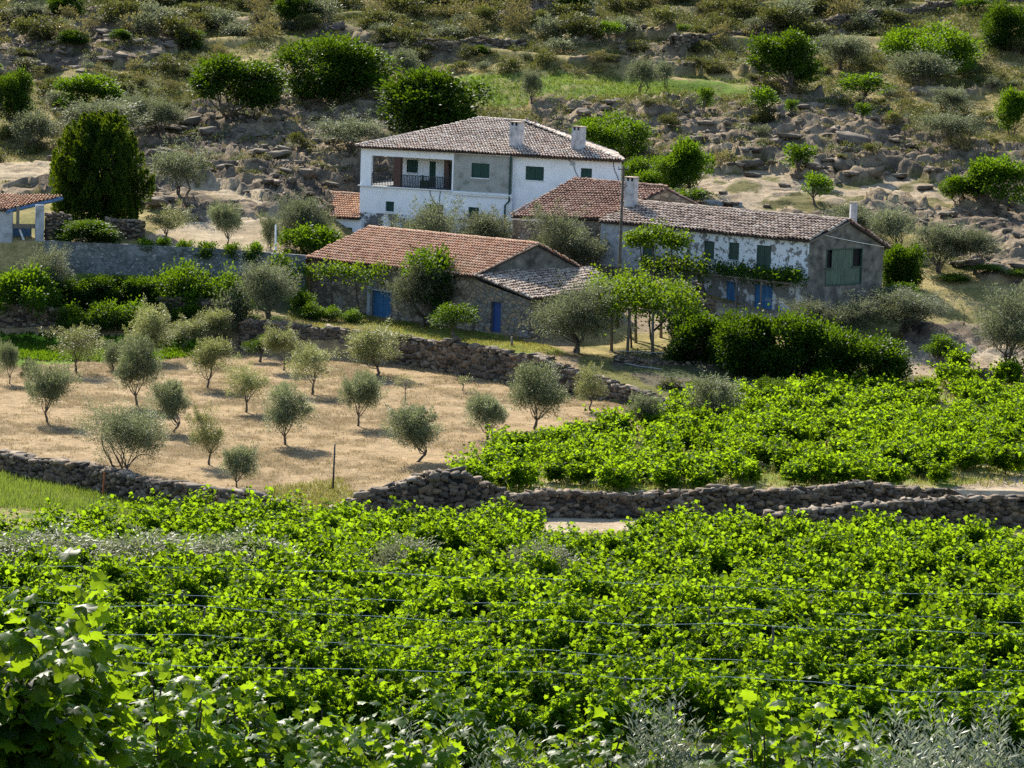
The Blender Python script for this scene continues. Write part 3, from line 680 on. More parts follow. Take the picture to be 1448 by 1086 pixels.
def dry_wall(pts, label, name='stone_wall', th=.55, seed=1, sh=(.07, .13), sl=(.10, .26), group=None, mat='wallstone', cap=True, rough=1.0):
    """pts: list of (x, y, zbase, ztop)"""
    rng = np.random.default_rng(seed); pts = np.array(pts, float); C = []; S3 = []; A = []; core = MB()
    seg = np.linalg.norm(np.diff(pts[:, :2], axis=0), axis=1); cum = np.concatenate([[0], np.cumsum(seg)]); L = cum[-1]
    def P(s): return np.array([np.interp(s, cum, pts[:, k]) for k in range(4)])
    hmax = (pts[:, 3]-pts[:, 2]).max(); wob = rng.uniform(0, 99)
    rows = int(hmax/.19)+2
    for side in (-1, 1):
        for r in range(rows):
            s = rng.uniform(0, .2)
            while s < L:
                a = rng.uniform(*sl)*(1 if r < rows*.7 else .85); p = P(s+a); q = P(min(s+a+.3, L)); q0 = P(max(s+a-.3, 0)); an = math.atan2(q[1]-q0[1], q[0]-q0[0])
                b = rng.uniform(*sh); z = p[2]-.15+r*.19+rng.normal()*.055
                top = p[3]+(float(vnoise(np.array([s*.45+wob]), np.array([2.]))[0])-.5)*.28*rough
                if z < top-.06:
                    nx, ny = -math.sin(an)*side, math.cos(an)*side; w = th/2*(1-.12*(z-p[2])/max(.3, p[3]-p[2]))+rng.normal()*.02
                    C.append((p[0]+nx*w, p[1]+ny*w, z)); S3.append((a*1.04, rng.uniform(.10, .17), b*1.05)); A.append(an)
                s += 2*a*.94
    if cap:
        for lane in (-.3, .3):
            s = 0
            while s < L:
                a = rng.uniform(sl[0], sl[1]*1.25); p = P(s+a); q = P(min(s+a+.3, L)); q0 = P(max(s+a-.3, 0)); an = math.atan2(q[1]-q0[1], q[0]-q0[0])
                top = p[3]+(float(vnoise(np.array([s*.45+wob]), np.array([2.]))[0])-.5)*.28*rough
                C.append((p[0]-math.sin(an)*lane*th, p[1]+math.cos(an)*lane*th, top-.02+rng.normal()*.035*rough)); S3.append((a, rng.uniform(.18, .28), rng.uniform(.06, .12))); A.append(an+rng.normal()*.25)
                s += 2*a*.95
    V, F = stones(np.array(C), np.array(S3)*rng.uniform(.75, 1.3, (len(C), 1)), np.array(A), rng, jit=.24, tilt=.22)
    rr = np.repeat(rng.uniform(0, 1, len(C)), len(ST_F))
    # dark packed core between the two faces, in the same mesh
    n0 = len(V); cv = []; cf = []; m = max(2, int(L/1.5)); 
    for i in range(m+1):
        p = P(L*i/m); q = P(min(L*i/m+.3, L)); q0 = P(max(L*i/m-.3, 0)); an = math.atan2(q[1]-q0[1], q[0]-q0[0]); nx, ny = -math.sin(an)*(th/2-.04), math.cos(an)*(th/2-.04)
        zt = p[3]-.2
        cv += [(p[0]-nx, p[1]-ny, p[2]-.4), (p[0]+nx, p[1]+ny, p[2]-.4), (p[0]+nx, p[1]+ny, zt), (p[0]-nx, p[1]-ny, zt)]
        if i:
            b = n0+(i-1)*4; c = b+4
            for k in range(4): cf.append((b+k, c+k, c+(k+1) % 4, b+(k+1) % 4))
    cf = np.array(cf); V = np.concatenate([V, np.array(cv)]); mi = np.concatenate([np.zeros(len(F)), np.ones(len(cf))])
    base = np.array([pts[0][0], pts[0][1], pts[0][2]])
    o = new_obj(name, V-base, np.concatenate([F, cf]), MT[mat], fattr=np.concatenate([rr, np.zeros(len(cf))]), smooth=True, loc=tuple(base), mats=[MT[mat], MT['core']], midx=mi)
    return tag(o, label, 'wall', group)
def wline(l, dz=(0, 0), zt=None):
    """wall control points from (photo column, depth, top pixel row) at terrain line height"""
    out = []
    for (px, D, ptop, zb) in l:
        p = at(px, ptop, D); b = zb+CZ if zb is not None else float(terr(p[0], D-.6)); out.append((p[0], D, b, p[2]))
    return out

# ================================================================== BUILDING PARTS
class Facade:
    """vertical plane from a to b (xy), outward normal towards the camera"""
    def __init__(s, a, b):
        s.a = np.array(a[:2], float); s.b = np.array(b[:2], float); s.L = np.linalg.norm(s.b-s.a); s.u = (s.b-s.a)/s.L
        s.n = np.array([s.u[1], -s.u[0]])
        if s.n@(-s.a) < 0: s.n = -s.n
    def hit(s, px, py):
        d = ray(px, py); t = (s.a@s.n)/(d[:2]@s.n); p = d*t
        return float((p[:2]-s.a)@s.u), float(p[2]+CZ)
    def pt(s, u, z, out=0.): q = s.a+s.u*u+s.n*out; return np.array([q[0], q[1], z])
    def rect(s, x0, y0, x1, y1):
        xm, ym = (x0+x1)/2, (y0+y1)/2
        return (s.hit(x0, ym)[0], s.hit(xm, y1)[1], s.hit(x1, ym)[0], s.hit(xm, y0)[1])     # u0,z0,u1,z1
    def wall(s, mb, zb, top, holes=(), u0=0, u1=None, cuts=(), depth=.25, back=True):
        """wall skin with real openings and their reveals; top is a number or a function of u"""
        u1 = s.L if u1 is None else u1; tf = top if callable(top) else (lambda u: top)
        us = sorted({u0, u1, *[c for c in cuts if u0 < c < u1], *[v for h in holes for v in (h[0], h[2]) if u0 < v < u1]})
        for i in range(len(us)-1):
            a, b = us[i], us[i+1]; hs = sorted([h for h in holes if h[0] <= a+1e-6 and h[2] >= b-1e-6], key=lambda h: h[1]); z = zb
            for h in hs+[None]:
                if h is None: P = [s.pt(a, z), s.pt(b, z), s.pt(b, tf(b)), s.pt(a, tf(a))]
                else: P = [s.pt(a, z), s.pt(b, z), s.pt(b, h[1]), s.pt(a, h[1])]
                if h is None or h[1]-z > .01: mb.add(P, [(0, 1, 2, 3)])
                if h is not None: z = h[3]
        for h in holes:
            a, z0, b, z1 = h[:4]; d = -(h[4] if len(h) > 4 else depth)
            for (p, q) in (((a, z0), (b, z0)), ((b, z0), (b, z1)), ((b, z1), (a, z1)), ((a, z1), (a, z0))):
                mb.add([s.pt(*p), s.pt(*q), s.pt(*q, d), s.pt(*p, d)], [(0, 1, 2, 3)])
    def slab(s, mb, u0, z0, u1, z1, o0, o1, r=None):        # block from out o0 to o1
        mb.obb(s.pt(u0, z0, o0), s.pt(u1, z0, o0)-s.pt(u0, z0, o0), s.pt(u0, z0, o1)-s.pt(u0, z0, o0), np.array([0, 0, z1-z0]), r)

def shutter(fac, h, parent, mat='green', name='window', recess=.10, panels=2, frame=.05, sill=True, open_=None, fmat=None, d=.22):
    """framed window or door set in its opening: frame, closed board leaves with gaps and battens, sill"""
    a, z0, b, z1 = h[:4]; f = MB()
    for (x0, y0, x1, y1) in ((a, z0, a+frame, z1), (b-frame, z0, b, z1), (a+frame, z1-frame, b-frame, z1), (a+frame, z0, b-frame, z0+frame)):
        fac.slab(f, x0, y0, x1, y1, -recess-.04, -recess+.015)
    w = f.build(name, MT[fmat or mat], parent)
    ia, ib = a+frame, b-frame; pw = (ib-ia)/panels
    for i in range(panels):
        p = MB(); x0, x1 = ia+pw*i+.01, ia+pw*(i+1)-.01; nb = max(2, int((x1-x0)/.14))
        for k in range(nb):
            fac.slab(p, x0+(x1-x0)*k/nb+.004, z0+frame+.01, x0+(x1-x0)*(k+1)/nb-.004, z1-frame-.01, -recess-.03, -recess-.005-.004*(k % 2))
        for zz in (.2, .8):
            z = z0+(z1-z0)*zz; fac.slab(p, x0+.02, z-.04, x1-.02, z+.04, -recess-.005, -recess+.012)
        p.build('shutter_leaf' if 'window' in name else 'door_leaf', MT[mat], w)
    bk = MB(); fac.slab(bk, a-.02, z0-.02, b+.02, z1+.02, -d-.06, -d-.02); bk.build('pane', MT['void'], w)
    if sill:
        q = MB(); fac.slab(q, a-.05, z0-.07, b+.05, z0-.003, -.02, .05); q.build('sill', MT['trimwhite'] if mat == 'green' else MT['concrete'], w)
    return w

def tiles(name, poly, udir, mat, parent, tw=.21, tl=.40, seed=1, rough=1.0, under=True, ridge=(), th=.10, over=.0):
    """barrel tiles laid in courses over a planar roof slope; poly = 3d corners, udir = along the eave"""
    rng = np.random.default_rng(seed); P = np.array(poly, float); n = np.linalg.svd(P-P.mean(0))[2][2]
    if n[2] < 0: n = -n
    u = np.array(udir, float); u -= n*(u@n); u /= np.linalg.norm(u); v = np.cross(n, u)
    if v[2] < 0: v = -v
    P = P-((P-P.mean(0))@n)[:, None]*n
    o = P[0]; A = np.stack([(P-o)@u, (P-o)@v], 1)
    u0, u1, v0, v1 = A[:, 0].min(), A[:, 0].max(), A[:, 1].min()-over, A[:, 1].max()
    nu, nv = int((u1-u0)/tw)+1, int((v1-v0)/tl)+1
    iu, iv = np.meshgrid(np.arange(nu), np.arange(nv)); cu = u0+(iu.ravel()+.5)*tw; cv = v0+(iv.ravel()+.5)*tl
    def ins(x, y): return inpoly(x, y, A)
    A2 = A.copy(); m = ins(cu, np.maximum(cv, A[:, 1].min()+.03)) | ins(cu, cv)
    cu, cv = cu[m], cv[m]; k = len(cu)
    # slight sag and waviness of an old roof
    wav = (fbm(cu*.35+seed, cv*.35, 3, 2)-.5)*.12*rough
    col_j = (_h(np.round(cu/tw), np.zeros_like(cu), 5)-.5)*.03*rough
    seg = 5; th_ = np.linspace(0, math.pi, seg)
    V = []
    jl = rng.normal(size=k)*.018*rough; ja = rng.normal(size=k)*.035*rough; jh = rng.normal(size=k)*.010*rough
    for e, (dv, rr, hh) in enumerate(((-tl*.60, tw*.43, .065), (tl*.56, tw*.34, .015))):
        for t in th_:
            du = np.cos(t)*rr*(1+0*cu)+ja*dv+col_j; h = np.sin(t)*rr*1.25+hh+wav+jh
            V.append(o[None]+(cu+du)[:, None]*u+(cv+dv+jl)[:, None]*v+h[:, None]*n)
    V = np.stack(V, 1); vv = V.reshape(-1, 3); b = np.arange(k)[:, None, None]*(2*seg)
    f = np.array([[i, i+1, seg+i+1, seg+i] for i in range(seg-1)]); F = (b+f[None]).reshape(-1, 4)
    rr = np.repeat(np.clip(rng.uniform(0, 1, k)*.75+(fbm(cu*.5+seed*3, cv*.5, 9, 3)-.3)*.7, 0, 1), len(f))
    off = world_loc(parent) if parent else 0
    ob = new_obj(name, vv-off, F, MT[mat], parent, fattr=rr)
    if under:
        d = -n*th; mb = MB(); mb.prism([p+n*.0 for p in P], d); mb.build('roof_boarding', MT['under'], ob)
    return ob
def ridge_tiles(a, b, mat, parent, seed=1, r=.13, lift=.07, name='ridge_cap'):
    rng = np.random.default_rng(seed); a, b = np.array(a, float), np.array(b, float); L = np.linalg.norm(b-a); n = max(1, int(L/.36)); d = (b-a)/L
    s = np.cross(d, [0, 0, 1]); s /= np.linalg.norm(s); up = np.cross(s, d); mb = MB()
    for i in range(n):
        c = a+d*(L*(i+.5)/n)+up*(lift+rng.normal()*.012)+s*rng.normal()*.012; V = []
        for e, rr in ((-.21, r*1.08), (.21, r*.88)):
            for k in range(6):
                t = math.pi*k/5; V.append(c+d*e+s*math.cos(t)*rr+up*math.sin(t)*rr*.9)
        mb.add(V, [(k, k+1, 7+k, 6+k) for k in range(5)])
    return mb.build(name, MT[mat], parent)

def chimney(parent, c, u, w, d, z0, z1, mat='chim', cap='slab', name='chimney'):
    """plastered stack with flue openings under a capping slab"""
    c = np.array(c[:2]); u = np.array(u[:2])/np.linalg.norm(u[:2]); v = np.array([-u[1], u[0]]); mb = MB()
    hb = .30 if cap != 'round' else .2
    mb.box(c, u, v, w/2, d/2, z0, z1-hb)
    o = mb.build(name, MT[mat], parent)
    f = MB()
    for i in (-1, 0, 1):
        for s in (-1, 1): f.box(c+u*i*(w/2-.07)+v*s*(d/2-.06), u, v, .07, .06, z1-hb+.002, z1-.07)
    for s in (-1, 1): f.box(c+u*s*(w/2-.07), u, v, .066, d/2-.13, z1-hb+.002, z1-.07)
    f.build('flue_brick', MT[mat], o)
    k = MB(); k.box(c, u, v, w/2+.05, d/2+.05, z1-.068, z1); k.build('cap_slab', MT['tile_brown'], o)
    k = MB(); k.box(c, u, v, w/2-.14, d/2-.14, z1-hb-.02, z1-.08); k.build('flue', MT['void'], o)
    return o
def lin(p, q, t): return np.array(p)*(1-t)+np.array(q)*t

# ================================================================== BUILDINGS
def P3(px, py, D, z=None):
    p = at(px, py, D)
    if z is not None: p[2] = z
    return p
def plain_walls(mb, pts, zb, zts):
    """outer skins for the sides the photo does not show; pts closed list of xy, one top per corner"""
    n = len(pts)
    for i in range(n-1):
        a, b = pts[i], pts[i+1]; mb.add([(a[0], a[1], zb), (b[0], b[1], zb), (b[0], b[1], zts[i+1]), (a[0], a[1], zts[i])], [(0, 1, 2, 3)])

# ---- two storey white house
def white_house():
    zE = at(510, 206, 222)[2]-.05
    A, B = at(513, 210, 222), at(879, 228, 214.1); zb = at(512, 335, 222)[2]-.6
    H = empty('farmhouse', (A[0], A[1], zb), 'large white two storey farmhouse with hipped tile roof and corner balcony', 'house')
    base = Facade(A, B); off = base.n*.30
    uM = base.hit(727, 250)[0]
    F1 = Facade(A[:2]+off, A[:2]+base.u*uM+off); F2 = Facade(A[:2]+base.u*uM, B)
    zf = F1.hit(581, 266)[1]; zs = F1.hit(560, 303)[1]; uG = F1.hit(641, 250)[0]
    bal = F1.rect(525, 223, 638, 265.5); bal = (bal[0], zf, uG-.12, bal[3])
    wl = [F1.rect(545, 285, 557, 299), F1.rect(605, 289.5, 627, 306), F1.rect(662, 293, 677, 310)]
    wg = F1.rect(666.5, 231, 692, 251.5)
    C, Dd = at(864, 200, 225), at(566, 200, 233)
    w = MB()
    F1.wall(w, zs, zf, [x for x in wl if x[1] > zs], depth=.3)
    F1.wall(w, zf, zE, [bal], u1=uG, depth=.28)
    w2 = F2.rect(743, 235.5, 769, 255); w3 = F2.rect(821, 238, 837, 254.5)
    F2.wall(w, zb, zE, [w2, w3], depth=.22)
    rx = F1.pt(F1.hit(570, 240)[0], 0, -9.5)[:2]; plain_walls(w, [F2.b, C, rx], zb, [zE]*3); plain_walls(w, [rx, Dd], zb, [zf-.02]*2)
    plain_walls(w, [Dd, F1.a], zb, [zf-.02]*2)
    plain_walls(w, [F1.b, F2.a], zb, [zE]*2)
    # balcony recess: back wall of the right bays, side wall of the open left bay, ceiling and floor
    uP = F1.hit(561, 240)[0]; dep = 2.0
    Fb = Facade(F1.a-F1.n*dep, F1.b-F1.n*dep)
    bw = [Fb.rect(575, 226, 591, 244), Fb.rect(607, 228, 616, 262), Fb.rect(628, 229, 639, 263)]
    bw[1] = (bw[1][0], zf+.03, bw[1][2], bw[1][3]); bw[2] = (bw[2][0], zf+.03, bw[2][2], bw[2][3])
    ub = Fb.hit(567, 240)[0]
    Fb.wall(w, zf+.01, zE-.05, bw, u0=ub, u1=uG, depth=.12)
    bp = Fb.pt(ub, 0)[:2]; rear = bp-F1.n*8
    plain_walls(w, [bp, rear], zf+.01, [zE-.05]*2)
    plain_walls(w, [F1.pt(uG, 0)[:2], Fb.pt(uG, 0)[:2]], zf, [zE-.05]*2)
    wall = w.build('wall', MT['white'], H)
    g = MB(); F1.wall(g, zf, zE-.02, [wg], u0=uG, depth=.2); g.build('grey_rendered_wall', MT['greyrender'], H)
    s = MB(); sh = F1.hit(528, 312); F1.wall(s, zb, zs, []); s.build('stone_footing', MT['stonewash'], H)
    fl = MB(); fl.prism([F1.pt(0.02, zf+.005, -.01), F1.pt(uG, zf+.005, -.01), F1.pt(uG, zf+.005, -dep-.1), F1.pt(0.02, zf+.005, -9)], (0, 0, -.12)); fl.build('balcony_floor', MT['concrete'], H)
    t = MB(); F1.slab(t, -.12, zf-.06, uG, zf+.02, .003, .16); F1.slab(t, uG, zf-.30, F1.L+.02, zf-.02, .003, .13); F1.slab(t, uG+.02, zf-.16, F1.L+.04, zf-.06, .13, .17)
    F1.slab(t, -.05, zE-.12, F1.L+.05, zE+.02, .003, .22)
    t.build('ledge', MT['trimwhite'], H)
    # corner column, brown pillars
    c = MB(); c.obb(F1.pt(.02, zf, -.3), F1.pt(.4, zf, -.3)-F1.pt(.02, zf, -.3), F1.pt(0, 0, -.4)-F1.pt(0, 0, 0), (0, 0, bal[3]-zf))
    c.build('column', MT['greyrender'], H); c = MB(); c.obb(Dd_ := P3(0, 0, 1)*0+np.array([*(Dd[:2]-np.array([-.3, .6])), zf]), (.35, 0, 0), (0, .35, 0), (0, 0, zE-zf-.05)); c.build('column', MT['greyrender'], H)
    for (x0, x1) in ((556, 566),):
        c = MB(); u0, u1 = F1.hit(x0, 240)[0], F1.hit(x1, 240)[0]; F1.slab(c, u0, zf+.01, u1, bal[3]+.0, -.42, -.06); c.build('column', MT['brownwood'], H)
    c = MB(); u0, u1 = F1.hit(621, 240)[0], F1.hit(627.5, 240)[0]; F1.slab(c, u0, zf+.01, u1, bal[3], -1.2, -.9); c.build('column', MT['brownwood'], H)
    # railing
    rl = MB(); ua, ubb = .12, uG-.12
    u = ua
    while u < ubb: F1.slab(rl, u, zf+.08, u+.05, zf+.92, -.14, -.09, .5); u += .13
    F1.slab(rl, ua, zf+.92, ubb, zf+.98, -.15, -.07); F1.slab(rl, ua, zf+.06, ubb, zf+.10, -.14, -.08)
    rl.build('balcony_railing', MT['iron'], H)
    c = MB(); F1.slab(c, F1.hit(592, 255)[0], zf+.02, F1.hit(604, 255)[0], zf+.62, -.6, -.3); F1.slab(c, F1.hit(592, 255)[0], zf+.62, F1.hit(595, 255)[0], zf+1.0, -.6, -.55); c.build('balcony_chair', MT['green'], H)
    for h in bw[:1]: shutter(Fb, h, H, 'green', d=.12, recess=.03, panels=2, sill=True)
    for h in bw[1:]: shutter(Fb, h, H, 'green', 'door', d=.12, recess=.03, panels=2, sill=False)
    for h in wl:
        if h[1] > zs: shutter(F1, h, H, 'green', panels=1, recess=.16, d=.3)
    shutter(F1, wg, H, 'green'); shutter(F2, w2, H, 'green'); shutter(F2, w3, H, 'green', panels=2)
    # downpipe and gutter
    ud = F1.hit(722, 250)[0]; dp = MB()
    zj = F1.hit(722, 284)[1]
    dp.tube([F1.pt(ud+.1, zE-.02, .25), F1.pt(ud, zE-.35, .1), F1.pt(ud, zj, .1), F1.pt(ud-.28, zj-.35, .22), F1.pt(ud-.28, zb+.2, .22)], .075, 8); dp.build('downpipe', MT['pipe'], H, True)
    cb = MB()
    q = [F2.pt(F2.hit(x, y)[0], F2.hit(x, y)[1], .03) for x, y in ((800, 222), (806, 228), (811, 232), (814, 243), (819, 253))]
    cb.tube(q, .025, 5); cb.build('cable', MT['iron'], H); cb = MB(); q = [F2.pt(F2.hit(x, y)[0], F2.hit(x, y)[1], .03) for x, y in ((867, 229), (869, 240), (873, 249), (876, 258))]; cb.tube(q, .025, 5); cb.build('cable', MT['iron'], H)
    for pts in (((608, 269), (609, 276), (614, 286), (616, 291)), ((623, 270), (622, 277), (621, 290))):
        cb = MB(); cb.tube([F1.pt(F1.hit(*p)[0], F1.hit(*p)[1], .03) for p in pts], .025, 5); cb.build('cable', MT['iron'], H)
    j = MB(); p = F2.hit(810, 231); F2.slab(j, p[0]-.14, p[1]-.14, p[0]+.14, p[1]+.14, .002, .1); j.build('junction_box', MT['concrete'], H)
    # broken render strip where grey meets white
    # roof
    rn = base.n; o1 = rn*.75
    a = np.array([*(A[:2]+o1-base.u*.25), zE+.02]); b = np.array([*(B[:2]+rn*.55+base.u*.35), zE+.02])
    R1 = at(683, 168.5, 227); R2 = at(745, 173.5, 224.2); R2[2] = R1[2]
    c_ = np.array([C[0]+.3, C[1]+.3, zE+.02]); d_ = np.array([Dd[0]-.3, Dd[1]+.3, zE+.02])
    rf = tiles('roof', [a, b, R2, R1], b-a, 'tile_old', H, tw=.23, tl=.42, seed=3)
    tiles('roof_slope', [d_, a, R1], a-d_, 'tile_old', rf, tw=.23, tl=.42, seed=4)
    tiles('roof_slope', [b, c_, R2], c_-b, 'tile_old', rf, tw=.23, tl=.42, seed=5)
    tiles('roof_slope', [c_, d_, R1, R2], d_-c_, 'tile_old', rf, tw=.23, tl=.42, seed=6)
    for i, (p, q) in enumerate(((a, R1), (R1, R2), (b, R2), (d_, R1), (c_, R2))): ridge_tiles(p, q, 'tile_old', rf, 10+i)
    ev = MB(); n = 26
    for i in range(n):
        u = uM+.3+(F2.L-.2)*i/n; p = base.pt(u, zE-.12, .0); 
        ev.obb(p, base.u3(.09) if hasattr(base, 'u3') else np.array([*base.u*.09, 0]), np.array([*rn*.42, 0]), (0, 0, .11))
    ev.build('rafter_end', MT['wood'], H)
    # chimneys
    for (x0, x1, yt, yb, inn) in ((710, 731, 171.5, 214, 1.3), (797, 817.5, 178, 217, 1.5)):
        xm = (x0+x1)/2; uu = base.hit(xm, 215)[0]; p = base.pt(uu, 0, -inn); zt = at(xm, yt, p[1])[2]; z0 = at(xm, yb+14, p[1])[2]; wd = (x1-x0)/FPX*p[1]
        chimney(H, p, base.u+base.n*.25, wd*.78, wd*.62, z0, zt)
    return H
white_house()

# ---- small pink roofed shed left of the farmhouse
def left_shed():
    a, b = at(441, 305, 222.5), at(511, 309, 221); ze = at(480, 307, 222)[2]; a[2] = b[2] = ze
    f = Facade(a, b); zb = ze-2.6
    H = empty('outbuilding', (a[0], a[1], zb), 'small low outbuilding with pale pink tile roof against the left side of the white farmhouse', 'outbuilding')
    h = f.rect(469, 321, 498, 337); w = MB(); f.wall(w, zb, ze, [h]); bk = -f.n*5
    plain_walls(w, [f.b, f.b+bk, f.a+bk, f.a], zb, [ze, ze+1, ze+1, ze]); w.build('wall', MT['white'], H)
    shutter(f, h, H, 'greenold', panels=2)
    n3 = np.array([*f.n, 0]); e0, e1 = a+n3*.3-np.array([*f.u*.5, 0]), b+n3*.3
    r0 = at(466, 273, 226.5); r1 = at(516, 274.5, 225.2); r1[2] = r0[2]
    rf = tiles('roof', [e0, e1, r1, r0], e1-e0, 'tile_pink', H, seed=21, rough=.5)
    l = at(432, 285, 230); l[2] = ze
    tiles('roof_slope', [l, e0, r0], e0-l, 'tile_pink', rf, seed=22, rough=.5)
    ridge_tiles(r0, r1, 'tile_pink', rf, 23); ridge_tiles(e0, r0, 'tile_pink', rf, 24)
left_shed()

# ---- long stone barn with the red roof, and its lean-to
def barn():
    a = at(437, 362, 200); b = at(672, 388, 190.9); z = at(672, 389, 190.9)[2]; a[2] = b[2] = z
    a = a+(b-a)*.012; zb = at(600, 470, 192)[2]-.5
    e = at(835, 390, 196); e[2] = z-.1
    f = Facade(a, b)
    H = empty('barn', (a[0], a[1], zb), 'long rubble stone barn with salmon red tile roof in front of the white farmhouse', 'barn')
    h = f.rect(526.5, 411, 553, 450); w = MB(); f.wall(w, zb, z-.02, [h], depth=.3)
    gf = Facade(b, e); R_ = at(757, 345, 193.3); uA = gf.hit(757, 370)[0]; zr = R_[2]
    top = lambda u: np.interp(u, [0, uA, gf.L], [z, zr-.1, z-.1])
    w.build('wall', MT['stonegrey'], H)
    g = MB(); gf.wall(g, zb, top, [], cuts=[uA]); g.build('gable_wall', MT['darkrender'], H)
    rb = e[:2]+(f.a-f.b)*.95; w2 = MB(); plain_walls(w2, [e[:2], rb, f.a], zb, [z-.1, z-.1, z-.02]); w2.build('rear_wall', MT['stonegrey'], H)
    lf = at(520, 322, 202.4); lf[2] = zr; n3 = np.array([*f.n, 0]); u3 = np.array([*f.u, 0]); rr = np.array([*gf.pt(uA, 0)[:2], zr])
    e0, e1 = a+n3*.4-u3*.2+(0, 0, -.06), b+n3*.4+u3*.22+(0, 0, -.06); rr2 = rr+u3*.25
    lf2 = rr2-(e1-e0)*1.0; lf2 = lf if np.linalg.norm(lf2-lf) > 4 else lf2; lf2[2] = zr
    rf = tiles('roof', [e0, e1, rr2, lf2], e1-e0, 'tile_pink', H, tw=.24, tl=.36, seed=31, rough=.55)
    b0, b1 = e+u3*.25, np.array([*(e[:2]-(e1-e0)[:2]), e[2]])
    tiles('roof_slope', [b0, b1, lf2, rr2], b1-b0, 'tile_pink', rf, tw=.24, tl=.36, seed=32, rough=.55)
    ridge_tiles(lf2, rr2, 'tile_pink', rf, 33, r=.12, lift=.04); ridge_tiles(e1+(0, 0, .03), rr2, 'tile_pink', rf, 34, r=.09, lift=.02)
    shutter(f, h, H, 'blue', 'door', panels=2, sill=False, recess=.12, frame=.04)
    c = MB(); u = f.hit(525, 425)[0]; z0, z1 = f.hit(525, 446)[1], f.hit(525, 402)[1]; f.slab(c, u-.13, z0-.3, u+.12, z1, .03, .30); c.build('door_post', MT['concrete'], H)
    c = MB(); f.slab(c, u+.12, f.hit(535, 411)[1], f.hit(556, 430)[0], f.hit(535, 409)[1], .01, .1); c.build('lintel', MT['concrete'], H)
    # lean-to in line with the barn front, its roof falling away from the gable
    a0 = b.copy(); a1 = at(749, 425, 187.9); a2 = at(866, 404, 192.5); a3 = e.copy(); a3[2] = at(835, 382, 196)[2]
    lf_ = Facade(a0, a1); sf = Facade(a1, a2); z0t, z1t = z-.30, a1[2]
    L = empty('lean_to', (a0[0], a0[1], zb-.6), 'dark stone lean-to with a single blue door at the right end of the barn', 'outbuilding')
    h = lf_.rect(693.5, 427, 708, 476); w = MB(); lf_.wall(w, zb-.6, lambda u: np.interp(u, [0, lf_.L], [z0t, z1t]), [h], depth=.35)
    sf.wall(w, zb-.6, lambda u: np.interp(u, [0, sf.L], [z1t, a2[2]-.05]), [])
    plain_walls(w, [a2[:2], a3[:2]], zb-.6, [a2[2]-.05, a3[2]-.3]); w.build('wall', MT['stone'], L)
    shutter(lf_, h, L, 'bluedk', 'door', panels=1, sill=False, recess=.26, frame=.06, d=.35)
    k = MB(); lf_.slab(k, h[0]-.1, h[1]-.12, h[2]+.1, h[1]-.005, -.02, .12); k.build('doorstep', MT['concrete'], L)
    g3 = np.array([*gf.u, 0]); p0 = at(672, 384, 190.9)+n3*.3; p1 = a1+u3*.45+n3*.35; p1[2] = a1[2]+.0; p2 = a2+u3*.5+(0, 0, .05); p3 = a3.copy()
    dn = p1-p0
    tiles('roof', [p1, p2, p3, p0], p2-p1, 'tile_brown', L, tw=.23, tl=.42, seed=41, rough=1.4)
barn()

# ---- brown roofed middle house
def middle_house():
    e1, e2 = at(722, 304, 206), at(852, 309, 203); e2[2] = e1[2]; rl, rr = at(812, 254, 212), at(944, 265, 206.8); rr[2] = rl[2]
    zb = at(780, 380, 205)[2]-1
    H = empty('house', (e1[0], e1[1], zb), 'low stone house with a rust brown roof between the farmhouse and the long house', 'house')
    m1, m2 = (e1+(rl-e1)*.04), (e2+(rr-e2)*.04); f = Facade(m1, m2); w = MB(); f.wall(w, zb, e1[2]-.05, [])
    b1, b2 = rl+(rl-e1)*.9, rr+(rr-e2)*.9; b1[2] = b2[2] = e1[2]
    w.add([(m1[0], m1[1], zb), (b1[0], b1[1], zb), b1, (rl[0], rl[1], rl[2]-.12), (m1[0], m1[1], e1[2]-.05)], [(0, 1, 2, 3, 4)])
    w.add([(m2[0], m2[1], zb), (b2[0], b2[1], zb), b2, (rr[0], rr[1], rr[2]-.12), (m2[0], m2[1], e1[2]-.05)], [(0, 1, 2, 3, 4)])
    w.build('wall', MT['stonegrey'], H)
    t = MB(); f.slab(t, -.1, e1[2]-.35, f.L*.4, e1[2]-.06, .004, .06); t.build('cornice', MT['trimwhite'], H)
    rf = tiles('roof', [e1, e2, rr, rl], e2-e1, 'tile_red', H, tw=.23, tl=.42, seed=51, rough=1.2)
    tiles('roof_slope', [b2, b1, rl, rr], b1-b2, 'tile_red', rf, tw=.23, tl=.42, seed=52, rough=1.2)
    ridge_tiles(rl, rr, 'tile_red', rf, 53); ridge_tiles(e1, rl, 'tile_red', rf, 54, r=.10, lift=.03)
middle_house()

